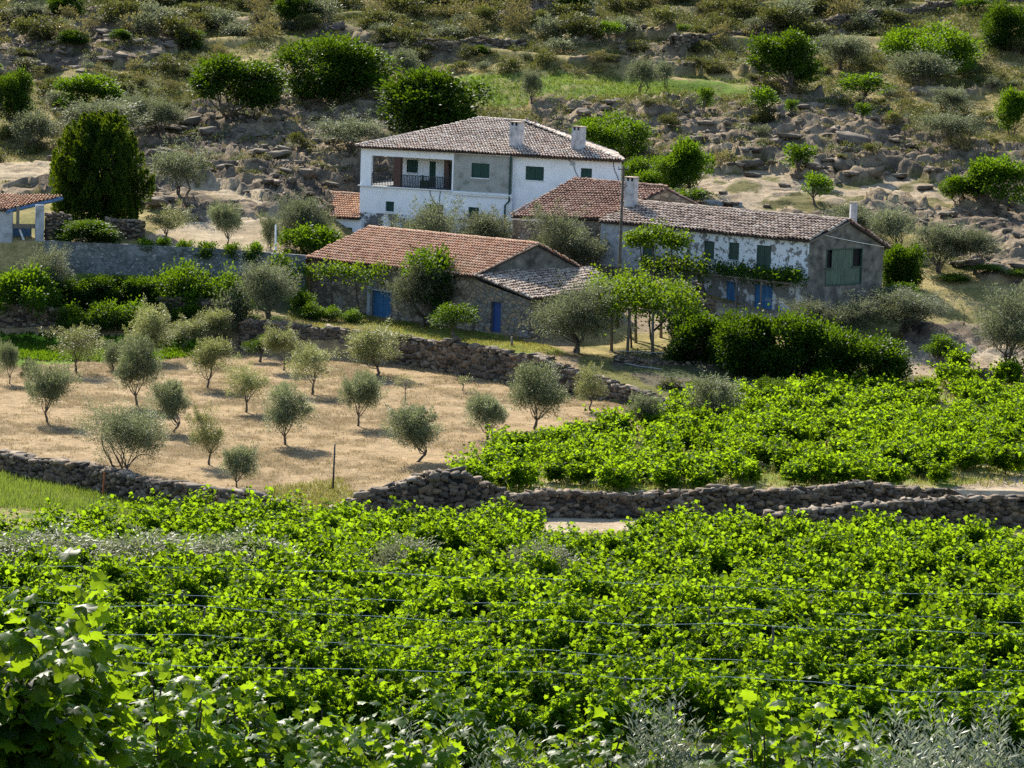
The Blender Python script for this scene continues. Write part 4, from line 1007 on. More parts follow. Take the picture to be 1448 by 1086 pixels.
# ---- long whitewashed house
def long_house():
    a, b = at(850, 312, 202), at(1145, 340, 191); z = b[2]; a[2] = z
    f = Facade(a, b); g_b = at(1250, 346, 196); gf = Facade(b, g_b); uA = gf.hit(1197, 340)[0]; rp = gf.pt(uA, 0); zr = at(1197, 312, rp[1])[2]; zb = at(1145, 450, 191)[2]-.5
    H = empty('whitewashed_house', (a[0], a[1], zb), 'long house with flaking whitewash, brown tile roof and blue lower doors', 'house')
    ups = [f.rect(995, 341, 1010, 366.5), f.rect(1030, 343, 1045, 367.5), f.rect(1069, 347, 1090, 388)]
    upl = f.rect(908, 340, 925, 380)
    dn = [f.rect(1026.5, 398, 1043, 441), f.rect(1066, 403, 1092, 447)]
    zm = f.hit(1110, 396)[1]; uL = f.hit(960, 340)[0]; zl = f.hit(880, 379)[1]
    w = MB(); f.wall(w, zm, z-.02, ups, u0=uL); w.build('wall', MT['washflaky'], H)
    w = MB(); f.wall(w, zl, z-.02, [upl], u1=uL); w.build('plastered_wall', MT['chim'], H)
    w = MB(); f.wall(w, zb, zl, [], u1=uL); w.build('stone_base', MT['stonegrey'], H)
    w = MB(); f.wall(w, zb, zm, dn, u0=uL); w.build('lower_wall', MT['washflaky2'], H)
    hg = gf.rect(1167.5, 351, 1219, 403.5); zre = g_b[2]
    top = lambda u: np.interp(u, [0, uA, gf.L], [z, zr-.08, zre])
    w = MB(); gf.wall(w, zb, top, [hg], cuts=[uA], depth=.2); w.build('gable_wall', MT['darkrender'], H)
    rb = g_b[:2]+(f.a-f.b); w = MB(); plain_walls(w, [g_b[:2], rb], zb, [zre, zre])
    la = np.array([*(rp[:2]+(f.a-f.b)), zr]); w.add([(f.a[0], f.a[1], zb), (rb[0], rb[1], zb), (rb[0], rb[1], zre), la-(0, 0, .1), (f.a[0], f.a[1], z)], [(0, 1, 2, 3, 4)])
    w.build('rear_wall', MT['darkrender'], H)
    for h in ups[:2]: shutter(f, h, H, 'greendk', panels=1)
    shutter(f, ups[2], H, 'greendk', 'door', panels=2, sill=False); shutter(f, upl, H, 'greendk', 'door', panels=1, sill=False)
    shutter(f, dn[0], H, 'blue', 'door', panels=1, sill=False, frame=.05); shutter(f, dn[1], H, 'blue', 'door', panels=2, sill=False, frame=.05)
    # big boarded loft door in the gable: two dark openings high up, pale boards between and below
    a_, z0, b_, z1 = hg; W_ = b_-a_; D = empty  # noqa
    fr = MB()
    for r_ in ((a_, z0, a_+.08, z1), (b_-.08, z0, b_, z1), (a_+.08, z1-.08, b_-.08, z1), (a_+.08, z0, b_-.08, z0+.08)): gf.slab(fr, *r_, -.14, .03)
    zc = z0+(z1-z0)*.48; x1, x2 = a_+W_*.20, a_+W_*.73
    gf.slab(fr, a_-.12, zc-.07, x1, zc+.03, -.12, .06); gf.slab(fr, x2, zc-.05, b_-.08, zc+.05, -.12, .02)
    d0 = fr.build('loft_door', MT['greendk'], H)
    bd = MB(); x = a_+.09; k = 0
    while x < b_-.1:
        x_ = min(x+.19, b_-.09); t = z1-.09 if x1 < (x+x_)/2 < x2 else zc-.06; gf.slab(bd, x+.004, z0+.09, x_-.006, t, -.10, -.06-.006*(k % 2)); x = x_; k += 1
    bd.build('boards', MT['greenold'], d0)
    bk = MB(); gf.slab(bk, a_-.02, z0-.02, b_+.02, z1+.02, -.3, -.22); bk.build('opening', MT['void'], d0)
    cb = MB(); cb.tube([gf.pt(gf.hit(x, y)[0], gf.hit(x, y)[1], .06) for x, y in ((1162, 332), (1185, 337), (1215, 343), (1249, 349))], .022, 5); cb.build('cable', MT['wire'], H)
    n3 = np.array([*f.n, 0]); u3 = np.array([*f.u, 0])
    e0, e1 = a+n3*.35+(0, 0, -.03), b+n3*.35+u3*.22+(0, 0, -.03); r1 = np.array([rp[0], rp[1], zr])+u3*.22; r0 = r1+(e0-e1)
    rf = tiles('roof', [e0, e1, r1, r0], e1-e0, 'tile_brown', H, tw=.30, tl=.45, seed=61, rough=1.2)
    g1 = g_b+u3*.22+(g_b-np.array([rp[0], rp[1], zr]))*.12; g0 = g1+(e0-e1)
    tiles('roof_slope', [g1, g0, r0, r1], g0-g1, 'tile_red', rf, tw=.26, tl=.42, seed=62, rough=1.2)
    ridge_tiles(r0, r1, 'tile_brown', rf, 63, r=.14)
    vg = MB(); vg.prism([e1+(0, 0, -.10), r1+(0, 0, -.12), r1+(0, 0, -.02), e1], u3*.03); vg.build('verge', MT['wood'], rf)
    # slim capped chimney at the right, stout one at the left end
    p = gf.pt(gf.hit(1226, 330)[0], 0, -1.3); zt = at(1226, 286, p[1])[2]; c = chimney(H, p, (1, .1), .45, .45, at(1226, 335, p[1])[2], zt)
    p = at(893.5, 250, 203.6); chimney(H, p, (1, -.5), .78, .62, at(893, 292, 203.6)[2], p[2])
    return f, gf, zm
LF, LG, LZM = long_house()

# ---- open shed at the left edge with a blue verge beam
def open_shed():
    p1 = at(10, 297, 198); p2 = at(88, 278, 203.5); p0 = at(-160, 291, 198); p0[2] = p1[2]; p3 = p0+(p2-p1)
    zb = at(10, 380, 197)[2]-1
    H = empty('open_shed', (p1[0], p1[1], zb), 'open fronted shed with pink tile roof and blue verge beam at left edge', 'shed')
    rf = tiles('roof', [p0, p1, p2, p3], p1-p0, 'tile_pink', H, seed=71, rough=1.2)
    v = MB(); v.tube([p1+(0, 0, -.12), p2+(0, 0, -.14)], .13, 4); v.build('verge_beam', MT['bluebeam'], H)
    q0 = at(-160, 330, 198.2); q1 = at(17, 330, 198.2); f = Facade(q0, q1); w = MB(); f.slab(w, 0, zb, f.L, p1[2]-.12, -.3, 0); w.build('wall', MT['concrete'], H)
    f2 = Facade(at(17, 330, 198.3), at(64, 330, 198.9)); b = MB(); zt = f2.hit(35, 346)[1]; f2.slab(b, .01, zb, f2.L, zt, -.3, 0)
    x0, x1 = f2.hit(50, 330)[0], f2.hit(62, 330)[0]; f2.slab(b, x0, zt+.003, x1, f2.hit(56, 290)[1], -.35, 0); b.build('pillar', MT['concrete'], H)
    k = MB(); f2.slab(k, -.05, f2.hit(30, 323)[1], x0, f2.hit(30, 317)[1], -.3, -.1); f2.slab(k, .3, f2.hit(30, 317)[1], .5, f2.hit(30, 291)[1], -.3, -.12); k.build('beam', MT['wood'], H)
    k = MB(); f2.slab(k, .0, zt, x0, f2.hit(30, 323)[1], -2.6, -2.5); f2.slab(k, .0, zt, x0, zt+.2, -2.5, -.3); k.build('back_panel', MT['bluebeam'], H)
    k = MB(); c0 = f2.pt(.55, f2.hit(30, 325)[1], -.5); k.tube([c0, f2.pt(.95, zt, -.4)], .07, 5); k.build('prop', MT['trimwhite'], H)
open_shed()

# ---- long plastered rubble wall across the left
def long_wall():
    pts = [(62, 197.2, 340, 400), (150, 197.3, 344, 402), (230, 197.4, 348, 402), (310, 197.5, 352, 402), (380, 197.8, 357, 404), (432, 198.2, 361, 404)]
    w = MB()
    base = at(62, 340, 197.2)
    for i in range(len(pts)-1):
        (x0, D0, t0, b0), (x1, D1, t1, b1) = pts[i], pts[i+1]; A, B = at(x0, t0, D0), at(x1, t1, D1); la, lb = at(x0, b0, D0), at(x1, b1, D1)
        w.prism([(A[0], A[1], la[2]-1), (B[0], B[1], lb[2]-1), B, A], (0, .28, 0))
    o = w.build('boundary_wall', MT['longwall']); me = o.data
    me.transform(Matrix.Translation(-Vector(base))); o.location = base
    tag(o, 'long blue grey plastered rubble wall crossing the left side below the sandy yard', 'wall')
long_wall()
q = MB(); 
for (x0, x1, y0, y1, D) in ((1000, 1050, 284, 302, 222),):
    A, B = at(x0, y0, D), at(x1, y0+2, D-1); q.prism([(A[0], A[1], A[2]-3), (B[0], B[1], B[2]-3), B, A], (0, .4, 0))
o = q.build('garden_wall', MT['concrete']); tag(o, 'short plain grey wall behind the roof of the long whitewashed house', 'wall')

# ---- dry stone walls
dry_wall(wline([(-330, 158, 598, -24.2), (-150, 150, 622, -24.2), (0, 142, 640, -24.3), (90, 138.5, 655, -24.3), (180, 135, 673, -24.3), (260, 132, 686, -24.2), (330, 130, 694, -24), (400, 128, 713, -23.7)]),
         'dark dry stone wall in shade along the lower left edge of the olive orchard', seed=3)
dry_wall(wline([(470, 129.3, 722, -23.2), (520, 129, 700, -23.1), (570, 129, 684, -23), (600, 129, 671, -23), (655, 129, 667, -23.1), (675, 129.4, 678, -23.2), (700, 130, 694, -23.4)]),
         'humped dry stone wall rising to a rounded mound at the lower middle of the orchard', seed=4, th=.9)
dry_wall(wline([(700, 130.2, 697, -23.6), (870, 134, 697, -24), (960, 134.5, 694, -24), (1130, 136, 689, -24), (1250, 137, 686, -24), (1345, 138, 692, -24)]),
         'long dry stone wall holding up the vineyard on the right, upper of the two', seed=5)
dry_wall(wline([(1085, 128, 727, -23.4), (1140, 129, 722, -23.4), (1200, 130, 716, -23.4), (1280, 131, 708, -23.5), (1370, 132, 704, -23.5), (1448, 132.5, 703, -23.5), (1600, 134, 704, -23.5)]),
         'low dry stone wall running off the right edge, lower of the two', seed=6)
dry_wall(wline([(340, 188.4, 452, -23.3), (420, 187.5, 459, -23.3), (500, 186, 469, -23.3), (600, 183.2, 480, -23.3), (680, 179, 491, -23.3), (770, 174.2, 507, -23.3)]),
         'tall stone retaining wall at the back of the olive orchard below the barn', seed=7, sh=(.08, .16), sl=(.12, .3))
dry_wall(wline([(770, 174, 508, -23.3), (830, 171.5, 528, -23.3), (870, 170, 540, -23.3), (920, 167.5, 558, -23.3), (965, 165, 578, -23.3)]),
         'lower stone wall descending to the right corner of the orchard', seed=8)
dry_wall(wline([(700, 152, 647, -23.1), (760, 154, 637, -23.1), (850, 157, 624, -23.1), (930, 160, 607, -23.1)]),
         'low tumbled stone wall between the orchard and the right vineyard', seed=9, th=.45)
dry_wall(wline([(-200, 190, 420, -23), (0, 190, 430, -23), (95, 190.2, 441, -23)]), 'short stone wall at the left edge behind the bright green patch', seed=10)
dry_wall(wline([(225, 191.5, 420, -21.9), (290, 191.5, 422, -21.9), (335, 191, 432, -21.9)]), 'short stone wall under the yellow green vines left of the barn garden', seed=11)
dry_wall(wline([(868, 178.5, 503, -22.6), (960, 178, 511, -22.6), (1060, 177, 526, -22.8), (1200, 176, 537, -22.8), (1290, 175.5, 542, -22.8)]), 'rough stone bank at the foot of the dark green hedge', seed=12, cap=False)
dry_wall(wline([(150, 203, 308, -17.6), (200, 203, 311, -17.6)]), 'rubble stone wall between the open shed and the conifer', seed=14)
dry_wall(wline([(64, 199.6, 303, -18.2), (98, 200, 306, -18.2)]), 'tall rubble stone wall beside the concrete pillar of the open shed', seed=15)
dry_wall(wline([(1240, 206, 378, -17.6), (1340, 207, 372, -17.4), (1460, 208, 392, -17.4)]), 'stone terrace wall under the right hand row of olives', seed=16)
dry_wall(wline([(925, 194, 398, -20.2), (985, 191.5, 404, -20.2)]), 'stone wall under the vine pergola of the whitewashed house', seed=17)
dry_wall(wline([(975, 189.5, 424, -20.6), (1008, 188.8, 425, -20.6)]), 'low block of stone wall in the yard of the whitewashed house', seed=18)

def hill_wall(px, label, seed):
    pts = []
    for (x, y) in px: g = gp(x, y, 200); pts.append((g[0], g[1], g[2]-.2, g[2]+.75))
    dry_wall(pts, label, seed=seed, th=.6, sl=(.14, .34), rough=2.0)
hill_wall([(520, 76), (580, 72), (660, 70), (740, 69)], 'low broken terrace wall crossing the hillside above the meadow', 31)
hill_wall([(950, 66), (1010, 60), (1060, 54), (1110, 47), (1180, 38), (1250, 28), (1310, 19), (1390, 10), (1480, 2)], 'long terrace wall climbing to the upper right corner of the hillside', 32)

# ================================================================== VINES
def shoots(rng, n, base_fn, hmin, hmax, lean, per, ll, arch=.35):
    """leaf positions along arching shoots; returns P, Dir, shoot lines"""
    Ps, Ds, Ls = [], [], []
    for i in range(n):
        b = base_fn(rng); h = rng.uniform(hmin, hmax); th = rng.uniform(0, 2*math.pi); l = rng.uniform(.1, 1)*lean
        t = np.linspace(0, 1, per)+rng.normal(size=per)*.02
        x = b[0]+np.cos(th)*l*h*t**1.5; y = b[1]+np.sin(th)*l*h*t**1.5; z = b[2]+h*(t-arch*rng.uniform(0, 1)*t**2.5)
        C = np.stack([x, y, z], -1); a = np.arange(per)*2.4+rng.uniform(0, 6)
        d = np.stack([np.cos(a), np.sin(a), rng.uniform(-.6, .5, per)], -1)
        Ps.append(C+d*(ll*.55)*rng.uniform(.4, 1.2, (per, 1))); Ds.append(d); Ls.append(C[::max(1, per//5)])
    return np.concatenate(Ps), np.concatenate(Ds), Ls
def vine_mesh(key, seed, leaf='vine', L=1.3, W_=.75, H=1.65, n=26, per=22, ll=.145, lob=False, trunk=.75, hmin=.3, hmax=1.05, lean=.5, fillers=120, mult=1):
    rng = np.random.default_rng(seed)
    cl = rng.uniform(-L/2, L/2, 4); bf = lambda r: (r.choice(cl)+r.normal()*.07*L, r.normal()*W_*.14, trunk*r.uniform(.55, 1.15))
    P, Dr, Ls = shoots(rng, n, bf, hmin*H/1.65, hmax*H/1.65, lean, per, ll)
    if fillers:
        Q = np.stack([rng.uniform(-L/2, L/2, fillers), rng.normal(size=fillers)*W_*.25, rng.uniform(.25, .8, fillers)*H*.8], -1)
        P = np.concatenate([P, Q]); Dr = np.concatenate([Dr, rv(fillers, rng)])
    if mult > 1:      # leaves overlap in small bunches at each node
        k = len(P); P = np.repeat(P, mult, 0)+rng.normal(size=(k*mult, 3))*np.array([.075, .075, .05]); Dr = np.repeat(Dr, mult, 0)*.7+rv(k*mult, rng)*.7
    P[:, 2] = np.maximum(P[:, 2], .08); m = len(P)
    sz = ll*rng.uniform(.65, 1.25, m)
    if lob:
        V, F, K = lobed(P, Dr*np.array([1, 1, .6])+np.array([0, 0, -.35]), sz, rng); r = np.repeat(rng.uniform(0, 1, m), K)
    else:
        V, F = leaves(P, Dr, sz*1.1, sz*.95, rng); r = rng.uniform(0, 1, m)
    c = new_obj('foliage', V, F, MT[leaf], fattr=r)
    mb = MB(); rs = np.random.default_rng(seed+1)
    limb((0, 0, -.2), (0, 0, trunk*.9), rs, .045, .035, mb, .06, 4, 6)
    for s in (-1, 1): limb((0, 0, trunk*.85), (s*L*.48, 0, trunk), rs, .028, .015, mb, .05, 3, 5)
    for l in Ls[:14]: mb.tube(l, [.008]*len(l), 3, cap=False)
    t = mb.build('vine_trunk', MT['bark_vine'])
    mc, mt = c.data, t.data; mc.name = key+'_foliage'; mt.name = key+'_trunk'
    bpy.data.objects.remove(c); bpy.data.objects.remove(t)
    return mc, mt
VN = [vine_mesh('near_vine%d' % i, 100+i, n=34, per=8, ll=.135, lob=True, W_=.5, mult=3, fillers=60, lean=.38, hmin=.45) for i in range(5)]
VM = [vine_mesh('mid_vine%d' % i, 120+i, n=32, per=7, ll=.15, hmax=1.2, W_=.5, mult=4, fillers=60, lean=.38, hmin=.45) for i in range(6)]
VB = [vine_mesh('bush_vine%d' % i, 140+i, L=1.3, W_=1.5, H=1.75, n=32, per=6, ll=.17, trunk=.4, lean=.75, hmin=.4, hmax=1.2, fillers=60, mult=5) for i in range(6)]

def place(name, meshes, loc, rz, sc, label, cat, group):
    e = empty(name, loc, label, cat, group, rz=rz); e.scale = sc
    link_mesh('foliage', meshes[0], e); link_mesh('trunk', meshes[1], e); return e
def merge_stuff(name, items, label, cat=None):
    """many plants too small to tell apart, one mesh: items = (foliage mesh, loc, rz, scale)"""
    cache = {}; VV, FF, RR = [], [], []; off = 0
    for me, loc, rz, sc in items:
        if me.name not in cache:
            v = np.empty(len(me.vertices)*3, np.float32); me.vertices.foreach_get('co', v)
            k = len(me.polygons[0].vertices); f = np.empty(len(me.loops), np.int32); me.loops.foreach_get('vertex_index', f)
            r = np.empty(len(me.polygons), np.float32); me.attributes['rnd'].data.foreach_get('value', r); cache[me.name] = (v.reshape(-1, 3), f.reshape(-1, k), r)
        v, f, r = cache[me.name]; c, s = math.cos(rz), math.sin(rz); v = v*np.array(sc)
        VV.append(np.stack([v[:, 0]*c-v[:, 1]*s, v[:, 0]*s+v[:, 1]*c, v[:, 2]], -1)+np.array(loc)); FF.append(f+off); RR.append(np.clip(r+random.uniform(-.15, .15), 0, 1)); off += len(v)
    return VV, FF, RR
# --- front vineyard: rows across the slope
rng = np.random.default_rng(11)
cand = []
D = 59.5; row = 0
ROWS = []
while D < 119:
    hw = (724+260)/FPX*D; ROWS.append(D); x = -hw+rng.uniform(0, 1)
    while x < hw:
        y = D+rng.normal()*.12+.35*math.sin(x*.25+row); z = float(surf(x, y)[0]); px, py = px_of(np.array(x), np.array(y), np.array(z+1.0))
        keep = rng.uniform() > .06
        # the sandy gap in the last rows and the open corner at the left
        if D > 104 and 765 < px < 905 and D > 112: keep = False
        if D > 112 and px < 215: keep = False
        if D > 108.5 and px < 60: keep = False
        if keep: cand.append((x, y, z, float(px), float(py), row))
        x += 1.22*rng.uniform(.85, 1.15)
    D += 3.15*rng.uniform(.93, 1.07); row += 1
inframe = sorted([c for c in cand if -25 < c[3] < 1473 and c[4] < 1120], key=lambda c: c[1])[:298]
ins = set(id(c) for c in inframe)
for c in inframe:
    near = c[1] < 78; ms = random.choice(VN if near else VM); s = random.uniform(.86, 1.16)
    place('grapevine', ms, (c[0], c[1], c[2]-.02), random.uniform(-.15, .15)+(math.pi if random.random() < .5 else 0), (random.uniform(.95, 1.15), random.uniform(.9, 1.2), s),
          'leafy green grapevine in the dense rows of the big front vineyard', 'grapevine', 'grapevines in the nearer rows of the front vineyard')
items = []
for c in cand:
    if id(c) in ins: continue
    s = random.uniform(.85, 1.2); items.append((random.choice(VM)[0], (c[0], c[1], c[2]-.02), random.uniform(-.15, .15), (1.1, random.uniform(.9, 1.2), s)))
VV, FF, RR = merge_stuff('x', items, '')
o = new_obj('vineyard_rows', np.concatenate(VV), np.concatenate(FF), MT['vine'], fattr=np.concatenate(RR)); tag(o, 'mass of green grapevine rows at the far side of the front vineyard', None, None, 'stuff')

# trellis wires and posts on some rows of the front vineyard
for i, Dr in enumerate(ROWS):
    if i % 2 == 0 or Dr > 90: continue
    hw = (724+120)/FPX*Dr; e = empty('trellis', (0, Dr, float(surf(0, Dr)[0])), '', 'trellis', 'wire trellises of the front vineyard')
    e['label'] = 'thin wires on wooden posts carrying a grapevine row of the front vineyard'
    for h in ((1.45, ) if i % 4 == 1 else (1.3, )):
        mb = MB(); xs = np.linspace(-hw, hw, 14)
        pts = [(x, Dr+.35*math.sin(x*.25+i), float(surf(x, Dr)[0])+h+.16+.04*math.sin(x*1.3)) for x in xs]; mb.tube(pts, .004+.00004*Dr, 4, cap=False); mb.build('wire', MT['wire'], e)
    x = -hw+random.uniform(0, 4)
    while x < hw:
        g = float(surf(x, Dr)[0]); mb = MB(); y = Dr+.35*math.sin(x*.25+i); mb.tube([(x, y, g-.3), (x+.02, y, g+1.62)], [.045, .035], 6); mb.build('post', MT['wood'], e); x += 7.5

# --- right hand upper vineyard: free standing bush vines
nb = 0; pos = []
y = 131.5; k = 0
while y < 178:
    x = -4+(k % 2)*.8
    while x < 36:
        X, Y = x+rng.normal()*.25, y+rng.normal()*.22; px, py = px_of(np.array(X), np.array(Y), np.array(float(terr(X, Y)))); a = inpoly(np.array([px]), np.array([py]), ZP['vineB'])[0]
        if a and px < 1500 and rng.uniform() > .22 and not (px > 1330 and py > 672) and Y > float(np.interp(px, LN[8][:, 0], LN[8][:, 1]))+.9: pos.append((X, Y, px))
        x += 1.75
    y += 1.85+(y-131)*.012; k += 1
pos.sort(key=lambda p: p[1]); print('bush vines', len(pos))
pos = pos if len(pos) <= 295 else [pos[i] for i in np.linspace(0, len(pos)-1, 295).astype(int)]
for (X, Y, px) in pos:
    g = float(surf(X, Y)[0]); s = random.uniform(.75, 1.15)
    place('bush_vine', random.choice(VB), (X, Y, g-.02), random.uniform(0, 6.28), (s*random.uniform(.9, 1.2), s*random.uniform(.9, 1.2), s*random.uniform(.85, 1.1)),
          'bright green free standing bush vine in the upper right vineyard', 'bush vine', 'bush vines of the upper right vineyard')

# --- vines on the near bank, big lobed leaves
def near_vine(px, ptop, D, w, seed, label, n=12, ll=.13, h=None, leaf='vine_near', dens=1.0, filler=100, lean=.35):
    base = at(px, 1086, D); g = float(surf(base[0], D)[0]); top = at(px, ptop, D)[2]; H = top-g
    ms = vine_mesh('bank_vine%d' % seed, seed, leaf=leaf, L=w, W_=w*.8, H=H, n=n, per=int(H/.075*dens), ll=ll, lob=True, trunk=min(.7, H*.3), hmin=.8, hmax=1.25, lean=lean, fillers=filler)
    e = empty('grapevine', (base[0], D, g), label, 'grapevine'); link_mesh('foliage', ms[0], e); link_mesh('trunk', ms[1], e); return e
near_vine(14, 832, 14, .5, 301, 'large dark leafed grapevine filling the lower left corner, closest to the camera', n=50, ll=.12, dens=1.3, filler=260, lean=.24)
near_vine(84, 800, 15.2, .34, 302, 'tall bright shoot with big leaves rising behind the lower left corner vine', n=22, ll=.12, filler=30, lean=.16)
nv = [(215, 912, 20, .5, 'grapevine with upright shoots just right of the corner vine'), (292, 985, 21, .7, 'low leafy grapevine at the bottom edge, second from the corner vine'),
      (352, 945, 22, .5, 'grapevine with a tall pointed shoot, third from the corner vine'), (455, 985, 21.5, .8, 'low leafy grapevine at the bottom edge left of centre'),
      (560, 1000, 21, .7, 'low grapevine at the bottom edge beside the small silvery shrub'), (640, 962, 23, .5, 'slender grapevine with a single bright tall shoot at bottom centre left'),
      (780, 1020, 22, .7, 'low leafy grapevine at bottom centre left of the silvery weeds'), (872, 1010, 21, .5, 'small grapevine standing among the silvery weeds at bottom centre'),
      (1010, 1035, 22, .7, 'low spreading grapevine right of the silvery weeds at the bottom'), (1100, 945, 21, .55, 'tall brown stemmed grapevine with open shoots at bottom right'),
      (1165, 1000, 22, .7, 'leafy grapevine just right of the tall brown stemmed one'), (1235, 1040, 21, .5, 'small yellowing grapevine left of the large silvery olive bush'),
      (180, 965, 18, .4, 'grapevine touching the right side of the dark corner vine at the bottom'), (252, 945, 22.5, .4, 'narrow grapevine shoot between the first two bottom edge vines'),
      (405, 965, 23, .5, 'grapevine between the tall pointed shoot and the low leafy one at bottom left'), (510, 955, 24, .5, 'grapevine with small bright leaves above the small silvery shrub'),
      (690, 990, 23, .5, 'grapevine just right of the slender bright shoot at bottom centre'), (830, 985, 24, .5, 'grapevine behind the silvery weeds at bottom centre'),
      (1062, 985, 23, .5, 'grapevine just left of the tall brown stemmed one'), (1210, 985, 24, .5, 'grapevine with bright tips left of the silvery olive bushes')]
for i, (px, pt, D_, w, lb) in enumerate(nv): near_vine(px, pt, D_, w, 310+i, lb, n=15 if w < .6 else 24, ll=.115, filler=40 if w < .6 else 90, lean=.2)
def silver(px, ptop, D, w, label, seed, n=2600):
    base = at(px, 1086, D); g = float(surf(base[0], D)[0]); H = at(px, ptop, D)[2]-g; rng = np.random.default_rng(seed)
    bf = lambda r: (r.normal()*w*.3, r.normal()*w*.25, .2)
    P, Dr, Ls = shoots(rng, 60, bf, H*.6, H*1.08, .18, n//60, .05, arch=.2)
    V, F = leaves(P, Dr+np.array([0, 0, .9]), rng.uniform(.05, .09, len(P)), np.full(len(P), .016), rng)
    e = empty('silvery_shrub', (base[0], D, g), label, 'shrub'); new_obj('foliage', V, F, MT['silver'], e, fattr=rng.uniform(0, 1, len(P)))
    mb = MB(); 
    for l in Ls: mb.tube(l, [.008]*len(l), 3, cap=False)
    mb.build('stem', MT['bark'], e)
silver(1410, 1034, 18, .8, 'large silvery olive bush in the lower right corner', 401, 9000); silver(1325, 1044, 18.5, .8, 'silvery olive bush left of the corner one at the lower right', 402, 8000)
silver(935, 1020, 21, .5, 'silvery grey weeds standing at the bottom centre', 403, 5000); silver(600, 1045, 22, .6, 'small silvery shrub among the low vines at bottom left of centre', 404, 2400)
silver(720, 1048, 22, .5, 'small silvery shrub at the bottom between two low vines', 405, 2000)

# ================================================================== TREES OF THE ORCHARD
G = 'young olive trees of the dry orchard'
OL = [('olive', 0, 13, 543, 30, 60, 'small olive cut by the left edge at the top of the orchard'),
 ('olive_low', 0, 42, 546, 30, 40, 'low stemless olive beside the one at the left edge'),
 ('olive', 1, 66, 598, 64, 82, 'full round olive third from the left, with a short dark trunk'),
 ('olive_open', 0, 110, 529, 68, 68, 'open airy olive near the bright green patch at upper left'),
 ('olive_low', 1, 159, 523, 36, 42, 'low bushy olive right of the airy one near the green patch'),
 ('olive', 2, 193, 574, 62, 97, 'tall narrow two tiered olive with a pale crown, left part of the orchard'),
 ('olive_warm', 1, 214, 509, 62, 78, 'rounded olive at the back left of the orchard before the bright vines'),
 ('olive', 3, 241, 612, 54, 76, 'dark green forked olive behind the biggest one'),
 ('olive_big', 0, 176, 670, 114, 100, 'biggest olive of the orchard, wide silvery crown at the front left wall'),
 ('olive_warm', 0, 296, 549, 56, 70, 'loose yellowish olive between the back left trees and the retaining wall'),
 ('olive_open', 1, 295, 657, 54, 84, 'slim open olive right of the biggest one'),
 ('olive', 0, 336, 691, 50, 62, 'small thick stemmed olive closest to the front left wall'),
 ('olive_open', 2, 347, 583, 58, 78, 'open olive with see through crown in the middle left'),
 ('olive', 2, 403, 629, 64, 85, 'leafy olive hanging low over two thin stems in the middle left'),
 ('olive_warm', 2, 400, 524, 52, 66, 'yellowish olive near the left end of the tall retaining wall'),
 ('olive_open', 0, 440, 558, 66, 72, 'spreading one sided olive below the tall retaining wall'),
 ('olive', 1, 506, 603, 60, 78, 'rounded olive in the middle with dark shadow right below it'),
 ('olive_warm', 1, 530, 531, 74, 72, 'broad olive crossing the top of the tall retaining wall'),
 ('thin', 0, 573, 571, 30, 42, 'thin sparse young tree on a bare stem in the middle of the orchard'),
 ('olive', 3, 586, 654, 74, 82, 'flat topped olive nearest to the humped stone wall'),
 ('sapling', 0, 655, 553, 22, 22, 'tiny sapling in front of the retaining wall'),
 ('olive', 0, 689, 623, 58, 66, 'compact olive between the flat topped one and the largest right hand one'),
 ('olive', 2, 757, 607, 78, 94, 'largest olive on the right side with a tall straight trunk'),
 ('olive_open', 1, 836, 581, 46, 66, 'slim pale olive at the right near the descending wall'),
 ('olive', 3, 906, 611, 50, 56, 'small olive at the right corner behind the first bush vines'),
 ('olive_low', 0, 1002, 600, 74, 70, 'wide silvery bush outside the right corner of the orchard'),
 ('olive_warm', 2, 262, 497, 54, 52, 'small olive in the back left group, the left of two joined crowns'),
 ('olive_warm', 0, 306, 494, 50, 55, 'small olive in the back left group, the right of two joined crowns'),
 ('citrus', 0, 368, 512, 42, 38, 'low dark bush at the foot of the retaining wall\'s left end')]
for k, v, px, py, w, h, lb in OL: tree(k, v, px, py, w, h, lb, 'olive tree' if 'olive' in k else 'tree', group=G if 'olive' in k else None, name=None if k != 'thin' else 'tree')
# ================================================================== TREES ROUND THE HOUSES
def T(k, v, px, py, w, h, lb, cat='tree', **kw): return tree(k, v, px, py, w, h, lb, cat, **kw)
T('conifer', 0, 139, 322, 122, 156, 'big dense dark conifer with upright tufts right of the open shed', 'conifer', name='conifer')
T('dark_round', 1, 122, 346, 84, 34, 'dark bush at the foot of the big conifer', 'bush', name='bush', D=199)
T('hill_olive', 1, 254, 278, 76, 76, 'dark olive on a short trunk right of the conifer, below the rocks', 'olive tree')
T('olive_open', 2, 237, 342, 58, 56, 'pale olive with twin trunks at the left of the sandy yard', 'olive tree')
T('olive', 1, 322, 349, 46, 62, 'round headed olive on a leaning trunk in the sandy yard', 'olive tree')
T('olive_low', 1, 382, 352, 30, 50, 'small grey olive beside the white post in the yard', 'olive tree')
T('olive_vein', 0, 432, 356, 76, 78, 'grey olive in front of the pink roofed outbuilding', 'olive tree')
T('bright_round', 0, 438, 366, 84, 44, 'bright green bush in front of the pink roofed outbuilding', 'bush', name='bush', D=204.5)
T('olive_vein', 1, 604, 340, 92, 54, 'grey olive before the balcony side of the white farmhouse', 'olive tree', D=210)
T('olive_vein', 0, 694, 345, 90, 48, 'grey olive before the downpipe corner of the white farmhouse', 'olive tree', D=208)
T('olive_vein', 1, 797, 376, 104, 80, 'large grey olive in front of the rust roofed middle house', 'olive tree', D=200.5)
T('olive_vein', 0, 592, 462, 88, 98, 'twin trunked grey olive beside the blue barn door', 'olive tree')
